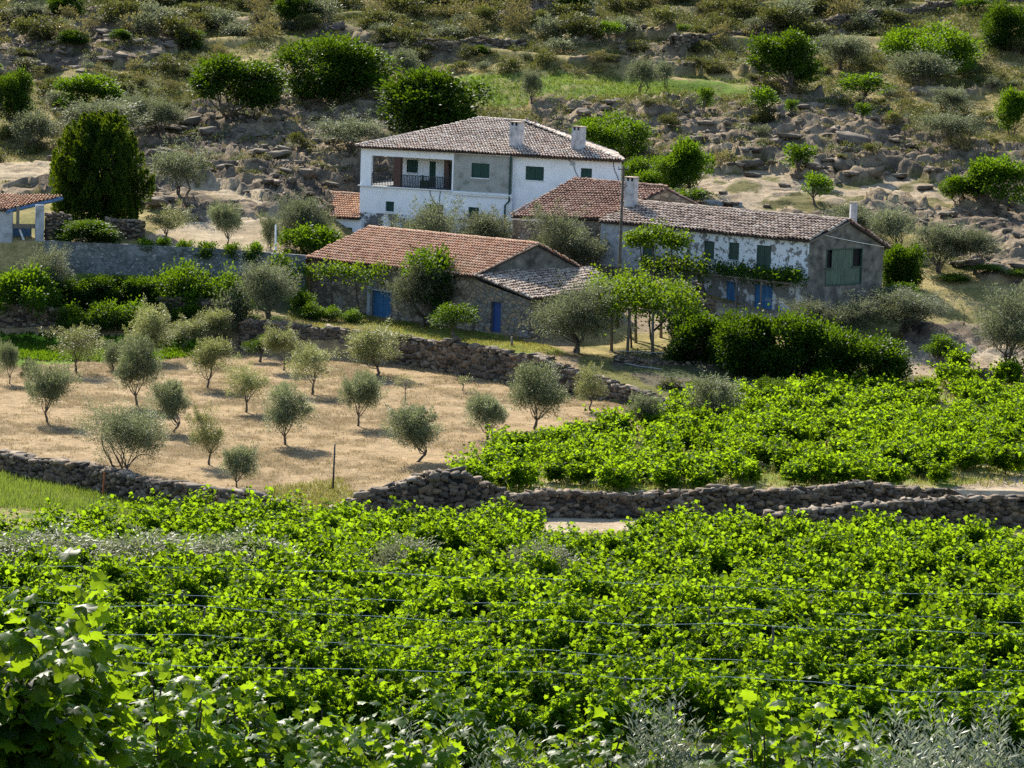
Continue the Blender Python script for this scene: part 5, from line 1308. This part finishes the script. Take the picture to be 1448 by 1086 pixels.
T('olive_vein', 1, 812, 499, 112, 102, 'large dark olive at the right corner of the stone lean-to', 'olive tree')
T('citrus', 1, 641, 486, 62, 56, 'small round citrus tree on the lawn before the barn', 'citrus tree', name='citrus_tree')
T('citrus', 0, 668, 468, 30, 40, 'dark shrub against the barn wall behind the small citrus tree', 'shrub', name='shrub')
T('olive_vein', 0, 382, 450, 88, 80, 'dark grey green olive at the end of the retaining wall, left of the barn', 'olive tree')
T('olive_vein', 1, 62, 405, 76, 56, 'hazy pale olive in front of the grey wall at far left', 'olive tree', D=193.5)
T('bright_round', 1, 34, 462, 92, 78, 'bright green fruit tree at the left edge below the grey wall', 'fruit tree')
for i, (px, py, w, h, lb) in enumerate([(112, 434, 66, 40, 'dark hedge bush under the grey wall, nearest to the left edge'), (165, 434, 66, 42, 'dark hedge bush under the grey wall, second from the left edge'),
     (215, 436, 62, 42, 'dark hedge bush under the grey wall, third from the left edge'), (262, 438, 62, 44, 'dark hedge bush under the yellow green vines')]):
    T('hedge_bush', i % 3, px, py, w, h, lb, 'hedge bush', name='hedge_bush', group='dark hedge under the grey wall', D=193.2)
for i, (px, py, w, h, lb) in enumerate([(100, 474, 48, 44, 'bright vine clump behind the green patch, leftmost of three'), (146, 482, 60, 56, 'bright vine clump behind the green patch, middle of three'),
     (190, 486, 56, 60, 'bright vine clump behind the green patch, rightmost of three')]): T('thicket', i % 2, px, py, w, h, lb, 'vine', name='vine_clump', D=189.3)
T('thicket', 1, 258, 422, 76, 46, 'yellow green vine sprays climbing before the grey wall', 'vine', name='vine_clump', D=192.3)
T('thicket', 0, 322, 430, 60, 46, 'bright vine clump left of the dark grey green tree', 'vine', name='vine_clump', D=192)
T('shrub_olive', 0, 325, 466, 50, 54, 'grey shrub at the left end of the retaining wall', 'shrub', name='shrub')
T('thicket', 0, 270, 460, 52, 30, 'bright vine clump above the joined small olives', 'vine', name='vine_clump', D=190.5)
for i, (px, w, h) in enumerate([(205, 30, 12), (232, 24, 14), (262, 26, 13), (292, 30, 12), (328, 30, 12), (362, 28, 14)]):
    T('bright_small', i % 2, px, 352+(px-200)*.05, w, h*1.2, 'low green bush on top of the long grey wall', 'bush', name='bush', group='low bushes on top of the long grey wall', D=197.9)
T('bright_small', 1, 610, 385, 60, 30, 'bright green vine top showing over the barn eave', 'vine', name='vine_clump', D=192.6, )
# garden left of the barn
for i, (px, py, w, h, lb) in enumerate([(440, 452, 36, 24, 'low garden plant behind the retaining wall, leftmost'), (468, 455, 34, 22, 'low garden plant before the barn, second from left'), (498, 457, 34, 20, 'low garden plant left of the blue barn door'),
    (425, 440, 40, 30, 'leafy garden plant near the dark grey green tree')]): T('thicket', i % 2, px, py, w, h, lb, 'plant', name='garden_plant')
# hedge row on the right
for i, (px, py, w, h, D_, lb) in enumerate([(978, 512, 80, 70, 182, 'dark green hedge bush beside the vine pergola, first of five'), (1042, 528, 84, 80, 180.5, 'dark green hedge bush second from the pergola'), (1104, 534, 92, 86, 179.5, 'dark green hedge bush in the middle of the five'),
     (1166, 540, 82, 78, 179, 'dark green hedge bush fourth from the pergola'), (1228, 546, 92, 66, 178.5, 'dark green hedge bush at the right end of the row')]):
    T('hedge_bush', i % 4, px, py, w, h, lb, 'hedge bush', name='hedge_bush', group='tall dark hedge below the long house')
T('olive_vein', 0, 1150, 474, 80, 50, 'silvery shrub below the gable of the long house, left one', 'shrub', name='shrub', D=186)
T('olive_vein', 1, 1203, 476, 76, 54, 'silvery shrub below the gable of the long house, middle one', 'shrub', name='shrub', D=186)
T('olive_vein', 0, 1288, 486, 122, 78, 'wide silvery shrub right of the long house gable', 'shrub', name='shrub', D=187)
T('bright_round', 1, 1268, 432, 60, 30, 'bright green bush behind the wide silvery shrub', 'bush', name='bush', D=194)
T('hedge_bush', 1, 1276, 396, 58, 46, 'green bush touching the right corner of the long house', 'bush', name='bush', D=201)
T('olive_vein', 1, 1430, 520, 104, 108, 'big dark olive at the right edge above the vineyard', 'olive tree')
T('thicket', 0, 1330, 505, 52, 30, 'small bright vine between the wide shrub and the edge olive', 'vine', name='vine_clump')
T('thin', 0, 1362, 458, 20, 30, 'bare thin sapling on the path right of the wide shrub', 'tree')
for i, (px, w, lb) in enumerate([(1350, 52, 'bright vine row piece right of the wide shrub'), (1395, 52, 'bright vine row piece near the right edge'), (1438, 52, 'bright vine row piece cut by the right edge')]): T('thicket', i % 2, px, 418, w, 24, lb, 'vine', name='vine_clump', D=203)
T('dark_round', 0, 1094, 572, 52, 36, 'small dark bush between the hedge row and the vineyard', 'bush', name='bush')
T('thicket', 1, 1168, 566, 46, 30, 'bright vine between hedge row and vineyard, right of the small dark bush', 'vine', name='vine_clump')
T('shrub', 0, 945, 548, 34, 14, 'low green bush on the damp strip left of the silvery orchard bush', 'bush', name='bush'); T('shrub', 1, 985, 552, 34, 14, 'low green bush on the damp strip behind the silvery orchard bush', 'bush', name='bush')
# olives right of the long house
for i, (px, py, w, h, lb) in enumerate([(1205, 330, 64, 42, 'silvery olive partly behind the roof, before the slim chimney'), (1262, 352, 72, 66, 'silvery olive just right of the slim chimney'), (1325, 384, 76, 68, 'silvery olive with a straight trunk, middle of the right hand row'), (1378, 386, 60, 56, 'silvery olive with a leaning trunk, right end of the row')]):
    T('hill_olive', i % 3, px, py, w, h, lb, 'olive tree')
# ================================================================== HILL TREES
HT = [('dark_round', 0, 328, 163, 120, 78, 'big dark round tree above the left rocks'), ('dark_wide', 0, 466, 138, 150, 80, 'widest dark tree clump right of the big round one'),
 ('bright_small', 0, 527, 140, 44, 34, 'small green bush at the right foot of the widest dark clump'), ('hill_olive', 0, 568, 134, 50, 52, 'grey green tree right of the widest dark clump'),
 ('dark_round', 1, 612, 196, 138, 92, 'large green tree rising right behind the farmhouse roof'), ('hill_olive', 1, 492, 214, 94, 54, 'grey olive on the slope left of the farmhouse'),
 ('dark_round', 0, 14, 186, 58, 82, 'dark tree cut by the left edge of the hillside'), ('bright_round', 0, 124, 160, 78, 52, 'bright green tree above the conifer'),
 ('hill_olive', 2, 150, 204, 100, 60, 'wide grey olive behind the top of the conifer'), ('hill_olive', 0, 50, 212, 70, 54, 'grey bush left of the conifer top'), ('hill_olive', 1, 196, 186, 56, 60, 'grey tree right above the conifer, before the dark ones'),
 ('hill_olive', 0, 232, 190, 56, 44, 'grey green shrub right of the conifer top'), ('dark_round', 1, 97, 26, 54, 34, 'dark tree near the top left'), ('hill_olive', 1, 48, 36, 36, 30, 'grey shrub at the top left'),
 ('hill_olive', 2, 752, 146, 30, 44, 'single grey shrub on the green meadow'), ('hill_olive', 0, 907, 132, 46, 48, 'grey bush at the right end of the meadow, left of a pair'), ('hill_olive', 1, 938, 126, 30, 46, 'grey bush at the right end of the meadow, right of a pair'),
 ('bright_wide', 0, 865, 218, 112, 54, 'broad green tree behind the right end of the farmhouse roof'), ('bright_wide', 1, 925, 274, 92, 46, 'bright green bush behind the stout chimney'),
 ('bright_round', 1, 976, 277, 58, 76, 'green tree on a thin trunk behind the long roof'), ('bright_small', 1, 1132, 253, 46, 46, 'small bright tree on a trunk alone on the pale ground'),
 ('bright_small', 0, 1154, 290, 44, 44, 'small bright bush below the lone little tree'), ('bright_small', 1, 998, 161, 24, 36, 'small green bush at the left end of the right rocks'),
 ('bright_small', 0, 1076, 166, 42, 42, 'green bush below the big round tree'), ('bright_small', 1, 1120, 165, 20, 22, 'tiny bright bush right of the green bush under the round tree'),
 ('dark_round', 0, 1102, 130, 94, 78, 'big round green tree on the right hillside'), ('hill_olive', 2, 1190, 98, 72, 48, 'grey round bush right of the big round tree'),
 ('bright_small', 0, 1216, 146, 62, 40, 'bright bushy shrub in the middle of the right hillside'), ('bright_small', 1, 1218, 171, 24, 24, 'tiny bright shrub below the bushy one'), ('bright_small', 0, 1261, 177, 16, 18, 'tiniest bright shrub above the right rocks'),
 ('bright_wide', 0, 1318, 104, 140, 66, 'wide spreading green tree on the right hillside'), ('hill_olive', 0, 1300, 122, 92, 48, 'grey shrub in front of the wide spreading tree'),
 ('dark_wide', 0, 1424, 70, 78, 62, 'dark green tree in the upper right corner'), ('bright_round', 0, 1410, 297, 82, 70, 'green tree on a dark trunk at the right edge of the rocks'), ('bright_round', 1, 1358, 286, 56, 34, 'bright low bush left of the tree at the right edge'),
 ('hill_olive', 1, 1345, 203, 84, 50, 'silvery bush on the slope above the right rocks'), ('hill_olive', 2, 1340, 160, 50, 36, 'olive green shrub above the silvery bush'), ('bright_round', 1, 1435, 190, 50, 60, 'bright green bush at the right edge above the silvery bush'),
 ('bright_small', 0, 975, 296, 60, 22, 'low bright bush behind the ridge of the long roof'), ('bright_small', 1, 722, 14, 30, 24, 'small green bush at the top centre'), ('dark_round', 1, 812, 14, 50, 24, 'dark shrub at the top right of centre')]
for r in HT: T(*r)

# ---- scattered shrubs of the hillside, each one an object
rng = np.random.default_rng(77); cnt = 0; tries = 0; used = [(r[2], r[3]-r[5]/2, max(r[4], r[5])*.5) for r in HT]
SK = [('shrub', i) for i in range(3)]*6+[('shrub_olive', i) for i in range(3)]*3+[('shrub_dry', i) for i in range(3)]*3+[('dark_round', 1), ('bright_small', 0)]
SL = dict(shrub=('small olive green shrub scattered over the dry hillside', 'small olive green shrubs of the hillside'), shrub_olive=('small silvery grey shrub scattered over the dry hillside', 'small silvery grey shrubs of the hillside'),
 shrub_dry=('low straw coloured dry shrub scattered over the hillside', 'low dry shrubs of the hillside'), dark_round=('small dark green rounded bush scattered over the hillside', 'small dark green bushes of the hillside'), bright_small=('small bright green bush scattered over the hillside', 'small bright green bushes of the hillside'))
while cnt < 285 and tries < 6000:
    tries += 1; px, py = rng.uniform(-40, 1490), rng.uniform(-12, 235)
    if 500 < px < 900 and py > 160: continue
    if 640 < px < 1060 and 104 < py < 150 and rng.uniform() < .96: continue
    q = zone(np.array([px]), np.array([py]), 'rockA')[0] or zone(np.array([px]), np.array([py]), 'rockB')[0]
    if q and rng.uniform() < .8: continue
    if py > 60 and rng.uniform() < .35: continue
    if any((px-a)**2+((py-b)*1.3)**2 < c*c for a, b, c in used[:len(HT)]): continue
    if any((px-a)**2+((py-b)*2)**2 < (c*.8)**2 for a, b, c in used[len(HT):]): continue
    k, v = SK[rng.integers(len(SK))]; w = rng.uniform(14, 40)*(1.35 if py < 75 else .9); h = w*rng.uniform(.45, .75)
    used.append((px, py, w*.5)); nm = 'shrub'
    T(k, v, px, py, w, h, SL[k][0], 'shrub', name='shrub', group=SL[k][1]); cnt += 1
print('hill shrubs', cnt)
# ---- scrub too dense to count
def bush_cloud(name, pts, sizes, mat, rng, label, per=60, ll=.2, lw=.09):
    P, Dd, Rr = [], [], []
    for (x, y, z), s in zip(pts, sizes):
        m = int(per*s); d = rv(m, rng); d[:, 2] = np.abs(d[:, 2]); r = rng.uniform(.3, 1, m)**.5*s*.5
        P.append(np.stack([x+d[:, 0]*r*1.2, y+d[:, 1]*r*1.2, z+d[:, 2]*r*.9], -1)); Dd.append(d+rng.normal(size=(m, 3))*.5); Rr.append(np.clip(rng.uniform(0, .6, m)+rng.uniform(0, .4), 0, 1))
    P, Dd, Rr = np.concatenate(P), np.concatenate(Dd), np.concatenate(Rr); n = len(P)
    V, F = leaves(P, Dd, rng.uniform(.7, 1.3, n)*ll, rng.uniform(.7, 1.3, n)*lw, rng); o = new_obj(name, V, F, MT[mat], fattr=Rr); return tag(o, label, None, None, 'stuff')
def scatter(n, x0, x1, y0, y1, rng, keep):
    out = []
    while len(out) < n:
        m = 4000; D_ = np.sqrt(rng.uniform(y0*y0, y1*y1, m)); X = (rng.uniform(x0, x1, m)-724)/FPX*D_; Z = surf(X, D_); qx, qy = px_of(X, D_, Z); k = keep(X, D_, qx, qy); out += list(zip(X[k], D_[k], Z[k]))
        if not k.any(): break
    return np.array(out[:n])
def hillkeep(th, inv=False, rk=.3):
    def f(X, Y, qx, qy):
        d = fbm(X*.12, Y*.12, 22); r = rockmask(X, Y, qx, qy); sand = np.zeros(X.shape, bool)
        for k in ('sand1', 'sand2', 'sand3', 'sand7', 'lush'): sand |= zone(qx, qy, k)
        return (d > th-np.where(qy < 75, .12, 0)) & ((r < .3) | (RNG.uniform(size=X.shape) < rk)) & ~sand & (Y > 224) & ~((qx > 500) & (qx < 1250) & (qy > 165) & (Y < 232))
    return f
p = scatter(11000, -300, 1750, 220, 345, rng, hillkeep(.41, rk=.22)); bush_cloud('scrub', p, rng.uniform(.5, 1.6, len(p)), 'scrub', rng, 'dense low green scrub covering the hillside')
p = scatter(9000, -300, 1750, 224, 345, rng, hillkeep(.0, rk=.5)); bush_cloud('dry_scrub', p, rng.uniform(.3, .9, len(p)), 'dryscrub', rng, 'dry straw coloured scrub and grass tufts on the hillside', ll=.22, lw=.05)
p = scatter(2600, -300, 1750, 205, 345, rng, hillkeep(.40, rk=.25)); bush_cloud('grey_scrub', p, rng.uniform(.5, 1.3, len(p)), 'olive_grey', rng, 'grey green scrub growing between the hillside rocks')

# ---- grass
def blades(name, pts, mat, rng, label, h=(.12, .3), w=.02, per=5, spread=.12):
    P = np.repeat(pts, per, 0); n = len(P); P = P+np.stack([rng.normal(size=n)*spread, rng.normal(size=n)*spread, np.zeros(n)], -1)
    d = np.stack([rng.normal(size=n)*.35, rng.normal(size=n)*.35, np.ones(n)], -1); V, F = leaves(P, d, rng.uniform(*h, n), np.full(n, w)*rng.uniform(.6, 1.5, n), rng); o = new_obj(name, V, F, MT[mat], fattr=rng.uniform(0, 1, n)); return tag(o, label, None, None, 'stuff')
def zk(*names): return lambda X, Y, qx, qy: np.any([zone(qx, qy, k) for k in names], axis=0)
p = scatter(9000, -100, 1050, 129, 188, rng, lambda X, Y, qx, qy: zone(qx, qy, 'orch') & (fbm(X*.5, Y*.5, 21) > .42)); blades('dry_grass', p, 'straw', rng, 'dry straw coloured grass stubble on the orchard floor', h=(.06, .16), w=.035)
p = scatter(900, 300, 560, 126, 150, rng, zk('weedy')); blades('weedy_grass', p, 'weedy', rng, 'sparse pale weeds at the open lower corner of the orchard', h=(.1, .3), w=.03)
p = scatter(2600, -100, 400, 126, 150, rng, zk('bank')); blades('bank_grass', p, 'grass', rng, 'tall green grass on the bank below the lower left wall', h=(.2, .5), w=.035)
p = scatter(7000, 600, 1600, 128, 178, rng, zk('vineB')); blades('vineyard_grass', p, 'weedy', rng, 'green and yellow grass between the bush vines', h=(.12, .4), w=.035)
p = scatter(2500, -150, 330, 180, 192, rng, zk('lushB')); blades('green_crop', p, 'bright', rng, 'bright green low crop at the left behind the orchard', h=(.15, .35), w=.13, per=6)
p = scatter(2500, 400, 850, 178, 200, rng, zk('lawn', 'gardn')); blades('lawn_grass', p, 'weedy', rng, 'short green grass before the barn', h=(.08, .2), w=.035)
p = scatter(2500, 600, 1080, 240, 300, rng, zk('lush')); blades('meadow_grass', p, 'grass', rng, 'green meadow grass on the hillside', h=(.12, .3), w=.06)
p = scatter(5000, -100, 1500, 62, 126, rng, lambda X, Y, qx, qy: np.ones(X.shape, bool)); blades('vineyard_weeds', p, 'grass', rng, 'green weeds between the front vineyard rows', h=(.1, .4), w=.03, per=4)

# ---- boulders on the rocky slopes
BM = []
for i in range(7):
    r_ = np.random.default_rng(500+i); V, F = stones(np.zeros((1, 3)), np.ones((1, 3)), np.zeros(1), r_, jit=.3)
    bmv = V; me = new_obj('boulder', bmv, F, MT['rock'], fattr=r_.uniform(0, 1)*np.ones(len(F)), smooth=True); md = me.modifiers.new('s', 'SUBSURF'); md.levels = 2; md.subdivision_type = 'CATMULL_CLARK'
    dg = bpy.context.evaluated_depsgraph_get(); m2 = bpy.data.meshes.new_from_object(me.evaluated_get(dg)); co = np.empty(len(m2.vertices)*3, np.float32); m2.vertices.foreach_get('co', co); co = co.reshape(-1, 3)
    d = (fbm(co[:, 0]*1.7+i*9, co[:, 1]*1.7+co[:, 2]*2.1, 9, 4)-.5)*.55; co *= (1+d)[:, None]; m2.vertices.foreach_set('co', co.ravel().astype(np.float32)); m2.update(); BM.append(m2); bpy.data.objects.remove(me)
n = 0; tries = 0
while n < 150 and tries < 5000:
    tries += 1; px, py = rng.uniform(-20, 1470), rng.uniform(0, 395); a = np.array([px]); b = np.array([py])
    if not any(zone(a, b, k)[0] for k in ('rockA', 'rockB', 'rockC', 'rockE')) or any(zone(a, b, k)[0] for k in ('sand1', 'sand3')) and rng.uniform() < .8: continue
    if 500 < px < 960 and py > 165: continue
    g = gp(px, py, 200); s = rng.uniform(.22, .5)*(2.0 if rng.uniform() < .14 else 1); 
    o = link_mesh('boulder', BM[rng.integers(7)]); o.location = (g[0], g[1], g[2]+s*.12); o.scale = (s*rng.uniform(1, 1.9), s*rng.uniform(.9, 1.5), s*rng.uniform(.3, .55)); o.rotation_euler = (rng.normal()*.12, rng.normal()*.12, rng.normal()*.5)
    tag(o, 'weathered grey granite boulder lying in the rocky outcrops', 'boulder', 'granite boulders of the rocky outcrops'); n += 1

# loose stones too many to count between the boulders
p = scatter(3000, -200, 1650, 205, 330, rng, lambda X, Y, qx, qy: (rockmask(X, Y, qx, qy) > .5) & (fbm(X*.3, Y*.5, 91) > .42) & ~((qx > 500) & (qx < 960) & (qy > 200)))
s_ = rng.uniform(.06, .22, len(p))*np.where(rng.uniform(size=len(p)) < .12, 2.2, 1); S3 = np.stack([s_*rng.uniform(1, 2.2, len(p)), s_*rng.uniform(.9, 1.5, len(p)), s_*rng.uniform(.5, .95, len(p))], -1)
V, F = stones(p+np.array([0, 0, .02]), S3, rng.normal(size=len(p))*.7, rng, jit=.3, tilt=.2)
o = new_obj('rubble', V, F, MT['rock'], fattr=np.repeat(rng.uniform(0, 1, len(p)), len(ST_F)), smooth=True); tag(o, 'loose granite stones strewn over the rocky slopes', None, None, 'stuff')

# ================================================================== SMALL THINGS
def pole_at(px, pb, pt, D, r, label, name, mat='wood', lean=0.0, cat='pole'):
    b, t = at(px, pb, D), at(px+lean, pt, D); g = float(surf(b[0], b[1])[0]); e = MB(); e.tube([(b[0], b[1], g-.4), tuple(t)], [r, r*.75], 8); o = e.build(name, MT[mat], smooth=True)
    o.data.transform(Matrix.Translation((-b[0], -b[1], -g))); o.location = (b[0], b[1], g); return tag(o, label, cat)
# utility pole with insulators
b = at(875, 405, 189.5); g = float(surf(b[0], b[1])[0]); t = at(881.5, 234, 189.5)
U = empty('utility_pole', (b[0], b[1], g), 'tall grey wooden utility pole standing before the long house', 'utility pole')
m = MB(); m.tube([(b[0], b[1], g-.5), tuple(t)], [.12, .085], 9); m.build('pole', MT['bark'], U, True)
m = MB(); m.tube([tuple(t-np.array([.35, 0, .25])), tuple(t+np.array([.35, 0, -.25]))], .04, 6); m.build('crossarm', MT['iron'], U)
for s in (-.3, .3): m = MB(); m.tube([tuple(t+np.array([s, 0, -.2])), tuple(t+np.array([s, 0, -.05]))], [.045, .03], 7); m.build('insulator', MT['concrete'], U)
pole_at(390, 372, 318, 196.2, .07, 'short white post in front of the grey olive at the sandy yard', 'post', 'trimwhite', cat='post')
pole_at(471, 679, 628, 134.5, .05, 'lone thin metal post standing in the lower orchard', 'post', 'iron', 2.5, cat='post')
pole_at(145, 690, 668, 134.8, .05, 'rusty orange stake leaning on the lower left wall', 'stake', 'rust', 2.5, cat='stake')
pole_at(1443, 598, 566, 168, .07, 'dark wooden post at the right edge of the upper vineyard', 'post', 'wood', cat='post')
pole_at(1002, 452, 432, 188.6, .07, 'short wooden post above the hedge row', 'post', 'wood', cat='post')
pole_at(941, 508, 490, 183, .05, 'thin stake beside the vine pergola', 'stake', 'wood', cat='stake')
pole_at(724, 484, 476, 182, .08, 'short stump post at the end of the lawn', 'post', 'wood', cat='post')

def vine_canopy(name, label, pts, n, rng, leaf, thick=.35, w=1.0, ll=.19, hang=.25, stems=()):
    """leaves spread along a line of support, hanging a little, with twisted stems to the ground"""
    pts = np.array(pts, float); t = rng.uniform(0, len(pts)-1.001, n); i = t.astype(int); f = (t-i)[:, None]; C = pts[i]*(1-f)+pts[i+1]*f
    lump = fbm(t*2.3, t*0+rng.uniform(0, 9), 5, 3)
    C = C+np.stack([rng.normal(size=n)*.25, rng.normal(size=n)*w*.5, rng.normal(size=n)*thick*.5*(.5+lump)+lump*thick-hang*rng.exponential(.5, n)], -1)
    V, F = leaves(C, rv(n, rng)+np.array([0, 0, .2]), rng.uniform(.7, 1.3, n)*ll, rng.uniform(.7, 1.2, n)*ll*.85, rng)
    o0 = np.array([pts[0][0], pts[0][1], float(surf(pts[0][0], pts[0][1])[0])]); e = empty(name, o0, label, 'vine')
    new_obj('foliage', V-o0, F, MT[leaf], e, fattr=rng.uniform(0, 1, n))
    for (a, b) in stems: m = MB(); limb(a, b, rng, .08, .04, m, .07, 6, 6); m.build('trunk', MT['bark_vine'], e, True)
    return e
rng = np.random.default_rng(909)
def gr(p): return np.array([p[0], p[1], float(surf(p[0], p[1])[0])])
# pergola beside the lean-to
A1, A2 = at(838, 412, 184.5), at(978, 430, 181.5); A1[2] += 0
Pg = empty('pergola', gr(at(890, 495, 182)), 'rustic pole pergola carrying vines right of the stone lean-to', 'pergola')
zt = at(905, 437, 183)[2]
for (px, D_) in ((866, 183), (888, 181.6), (924, 180.8), (900, 186), (955, 184), (935, 187)):
    p = at(px, 470, D_); m = MB(); m.tube([(p[0], p[1], float(surf(p[0], p[1])[0])-.3), (p[0]+rng.normal()*.12, p[1], zt)], [.11, .08], 7); m.build('post', MT['wood'], Pg, True)
for (a, b) in (((850, 183.2), (965, 180.6)), ((860, 187), (970, 184))):
    p, q = at(a[0], 437, a[1]), at(b[0], 440, b[1]); p[2] = q[2] = zt+.05; m = MB(); m.tube([p, q], .07, 6); m.build('beam', MT['wood'], Pg)
for x in (862, 885, 910, 935, 958):
    p, q = at(x, 437, 182), at(x+4, 437, 187.5); p[2] = q[2] = zt+.15; m = MB(); m.tube([p, q], .045, 5); m.build('rafter', MT['wood'], Pg)
s1 = [(gr(at(925, 490, 181)), at(918, 440, 182)), (gr(at(893, 490, 184)), at(888, 436, 184)), (at(924, 468, 181.2), at(955, 438, 182))]
vine_canopy('grapevine', 'bright vine canopy spread over the pergola right of the lean-to', [at(836, 418, 184.5), at(870, 424, 183.5), at(905, 420, 183.5), at(940, 426, 183), at(982, 424, 183)], 8500, rng, 'pergola', thick=1.0, w=3.4, hang=.7, ll=.2, stems=s1)
vine_canopy('grapevine', 'bright shoots standing up above the middle of the pergola vine canopy', [at(893, 412, 184), at(912, 402, 184), at(920, 412, 184)], 420, rng, 'pergola', thick=.4, w=1.2, ll=.2)
# vines along the long house
zc = at(1040, 393, 190)[2]
def off(u, z, o): return LF.pt(u, z, o)
ul = [LF.hit(x, 395)[0] for x in (925, 960, 985, 1020, 1060, 1095, 1125, 1143)]
Pw = empty('pergola', gr(off(ul[3], 0, 1.5)), 'low pole pergola running along the front of the long whitewashed house', 'pergola')
m = MB(); m.tube([off(ul[0], LZM+.05, 1.5), off(ul[-1], LZM-.05, 1.5)], .06, 6); m.build('beam', MT['wood'], Pw)
for k in (0, 2, 4, 5, 7):
    p = off(ul[k], LZM, 1.5); m = MB(); m.tube([(p[0], p[1], float(surf(p[0], p[1])[0])-.3), p], .06, 6); m.build('post', MT['wood'], Pw)
    m = MB(); m.tube([off(ul[k], LZM+.06, .02), off(ul[k], LZM+.06, 1.6)], .04, 5); m.build('rafter', MT['wood'], Pw)
s2 = [(gr(off(LF.hit(1012, 430)[0], 0, 1.4)), off(LF.hit(1002, 395)[0], LZM, 1.3)), (gr(off(LF.hit(1055, 440)[0], 0, 1.2)), off(LF.hit(1050, 400)[0], LZM, 1.2))]
vine_canopy('grapevine', 'green vine with leaf colour darkened for shade on the pergola before the blue doors of the long house', [off(u, LZM+.25, 1.0) for u in ul[3:]], 2400, rng, 'vine_dark', thick=.45, w=1.1, hang=.25, ll=.2, stems=s2)  # leaf colour darkened here to stand for shade on this vine
vine_canopy('grapevine', 'bright vine at the left end of the pergola along the long house', [off(u, LZM+.35, 1.6) for u in ul[:4]], 1900, rng, 'pergola', thick=.6, w=1.4, hang=.5, ll=.2)
# arbour vine by the upper left door
p0 = [at(888, 340, 194), at(905, 338, 194), at(930, 338, 193.4), at(950, 341, 193), at(970, 346, 192.6)]
vine_canopy('grapevine', 'bright vine arbour in front of the plastered left part of the long house', p0, 2400, rng, 'pergola', thick=.6, w=1.2, hang=.3, ll=.22, stems=[(gr(at(925, 385, 193.4)), at(923, 345, 193.4)), (gr(at(945, 388, 193)), at(948, 345, 193)), (gr(at(908, 385, 194)), at(905, 345, 194))])
# climbing vines on the barn wall
vine_canopy('climbing_vine', 'yellow green vine trained along the top of the barn wall left of its blue door', [at(424, 382, 197.5), at(450, 388, 196.8), at(468, 380, 196.2), at(490, 386, 195.4), at(506, 384, 195)], 850, rng, 'pergola', thick=.45, w=.5, hang=.4, ll=.19, stems=[(gr(at(472, 440, 196)), at(468, 385, 196.2)), (gr(at(508, 440, 195)), at(500, 386, 195.1))])
vine_canopy('climbing_vine', 'small yellow green vine over the blue barn door', [at(512, 396, 194.6), at(526, 386, 194.4), at(545, 380, 194)], 380, rng, 'pergola', thick=.5, w=.5, hang=.5, ll=.19)
vine_canopy('climbing_vine', 'green shoots above the twin trunked olive at the barn eave', [at(568, 385, 190.5), at(585, 366, 190.5), at(600, 372, 190), at(615, 380, 190)], 520, rng, 'bright', thick=.6, w=.8, hang=.3, ll=.19)
vine_canopy('climbing_vine', 'yellow green vine sprays before the long grey wall', [at(215, 408, 195), at(240, 392, 195), at(268, 388, 195), at(296, 400, 195)], 900, rng, 'bright', thick=.7, w=.8, hang=.5, ll=.19)
vine_canopy('climbing_vine', 'vine tangle between the grey wall and the barn corner', [at(384, 378, 195.5), at(396, 368, 196), at(408, 386, 196), at(418, 404, 195.6)], 700, rng, 'pergola', thick=.8, w=.8, hang=.6, ll=.2)
# shrubs among the front vineyard rows, silvery ones added for a haze band
for i, (px, D_, w, h, lb) in enumerate([(75, 95, 190, 92, 'silvery shrub added for the haze band in the left of the far vineyard rows'), (215, 96, 170, 88, 'silvery shrub added for the haze band in the far rows, second from the left edge'), (345, 97, 160, 82, 'thin silvery shrub added for the haze band in the far rows left of centre'), (582, 98, 110, 86, 'whitish dry shrub in the far vineyard rows at centre'), (775, 98, 110, 82, 'whitish dry shrub in the far vineyard rows right of centre')]):
    z = float(surf(xat(px, D_), D_)[0])-.5; p = proto('olive_low', i % 2); e = empty('silvery_shrub', (xat(px, D_), D_, z+.5), lb, 'shrub'); s = D_/FPX; e.scale = (w*s/p['W'], w*s/p['W'], h*s/p['H']); link_mesh('foliage', p['c'], e); link_mesh('stem', p['t'], e)
# hoses over the stone bank
for i, (pp, lb) in enumerate([([(872, 505, 181.5), (905, 512, 180.8), (945, 518, 180), (1000, 528, 179), (1050, 538, 178)], 'long pale hose lying along the stone bank below the hedge'), ([(868, 508, 180.5), (885, 524, 178), (905, 532, 177), (935, 536, 176)], 'pale looped hose hanging over the stone bank')]):
    m = MB(); pts = [at(*q) for q in pp]; m.tube([(q[0], q[1], float(surf(q[0], q[1])[0])+.28-.2*i) for q in pts], .03, 5); o = m.build('hose', MT['hose']); tag(o, lb, 'hose')
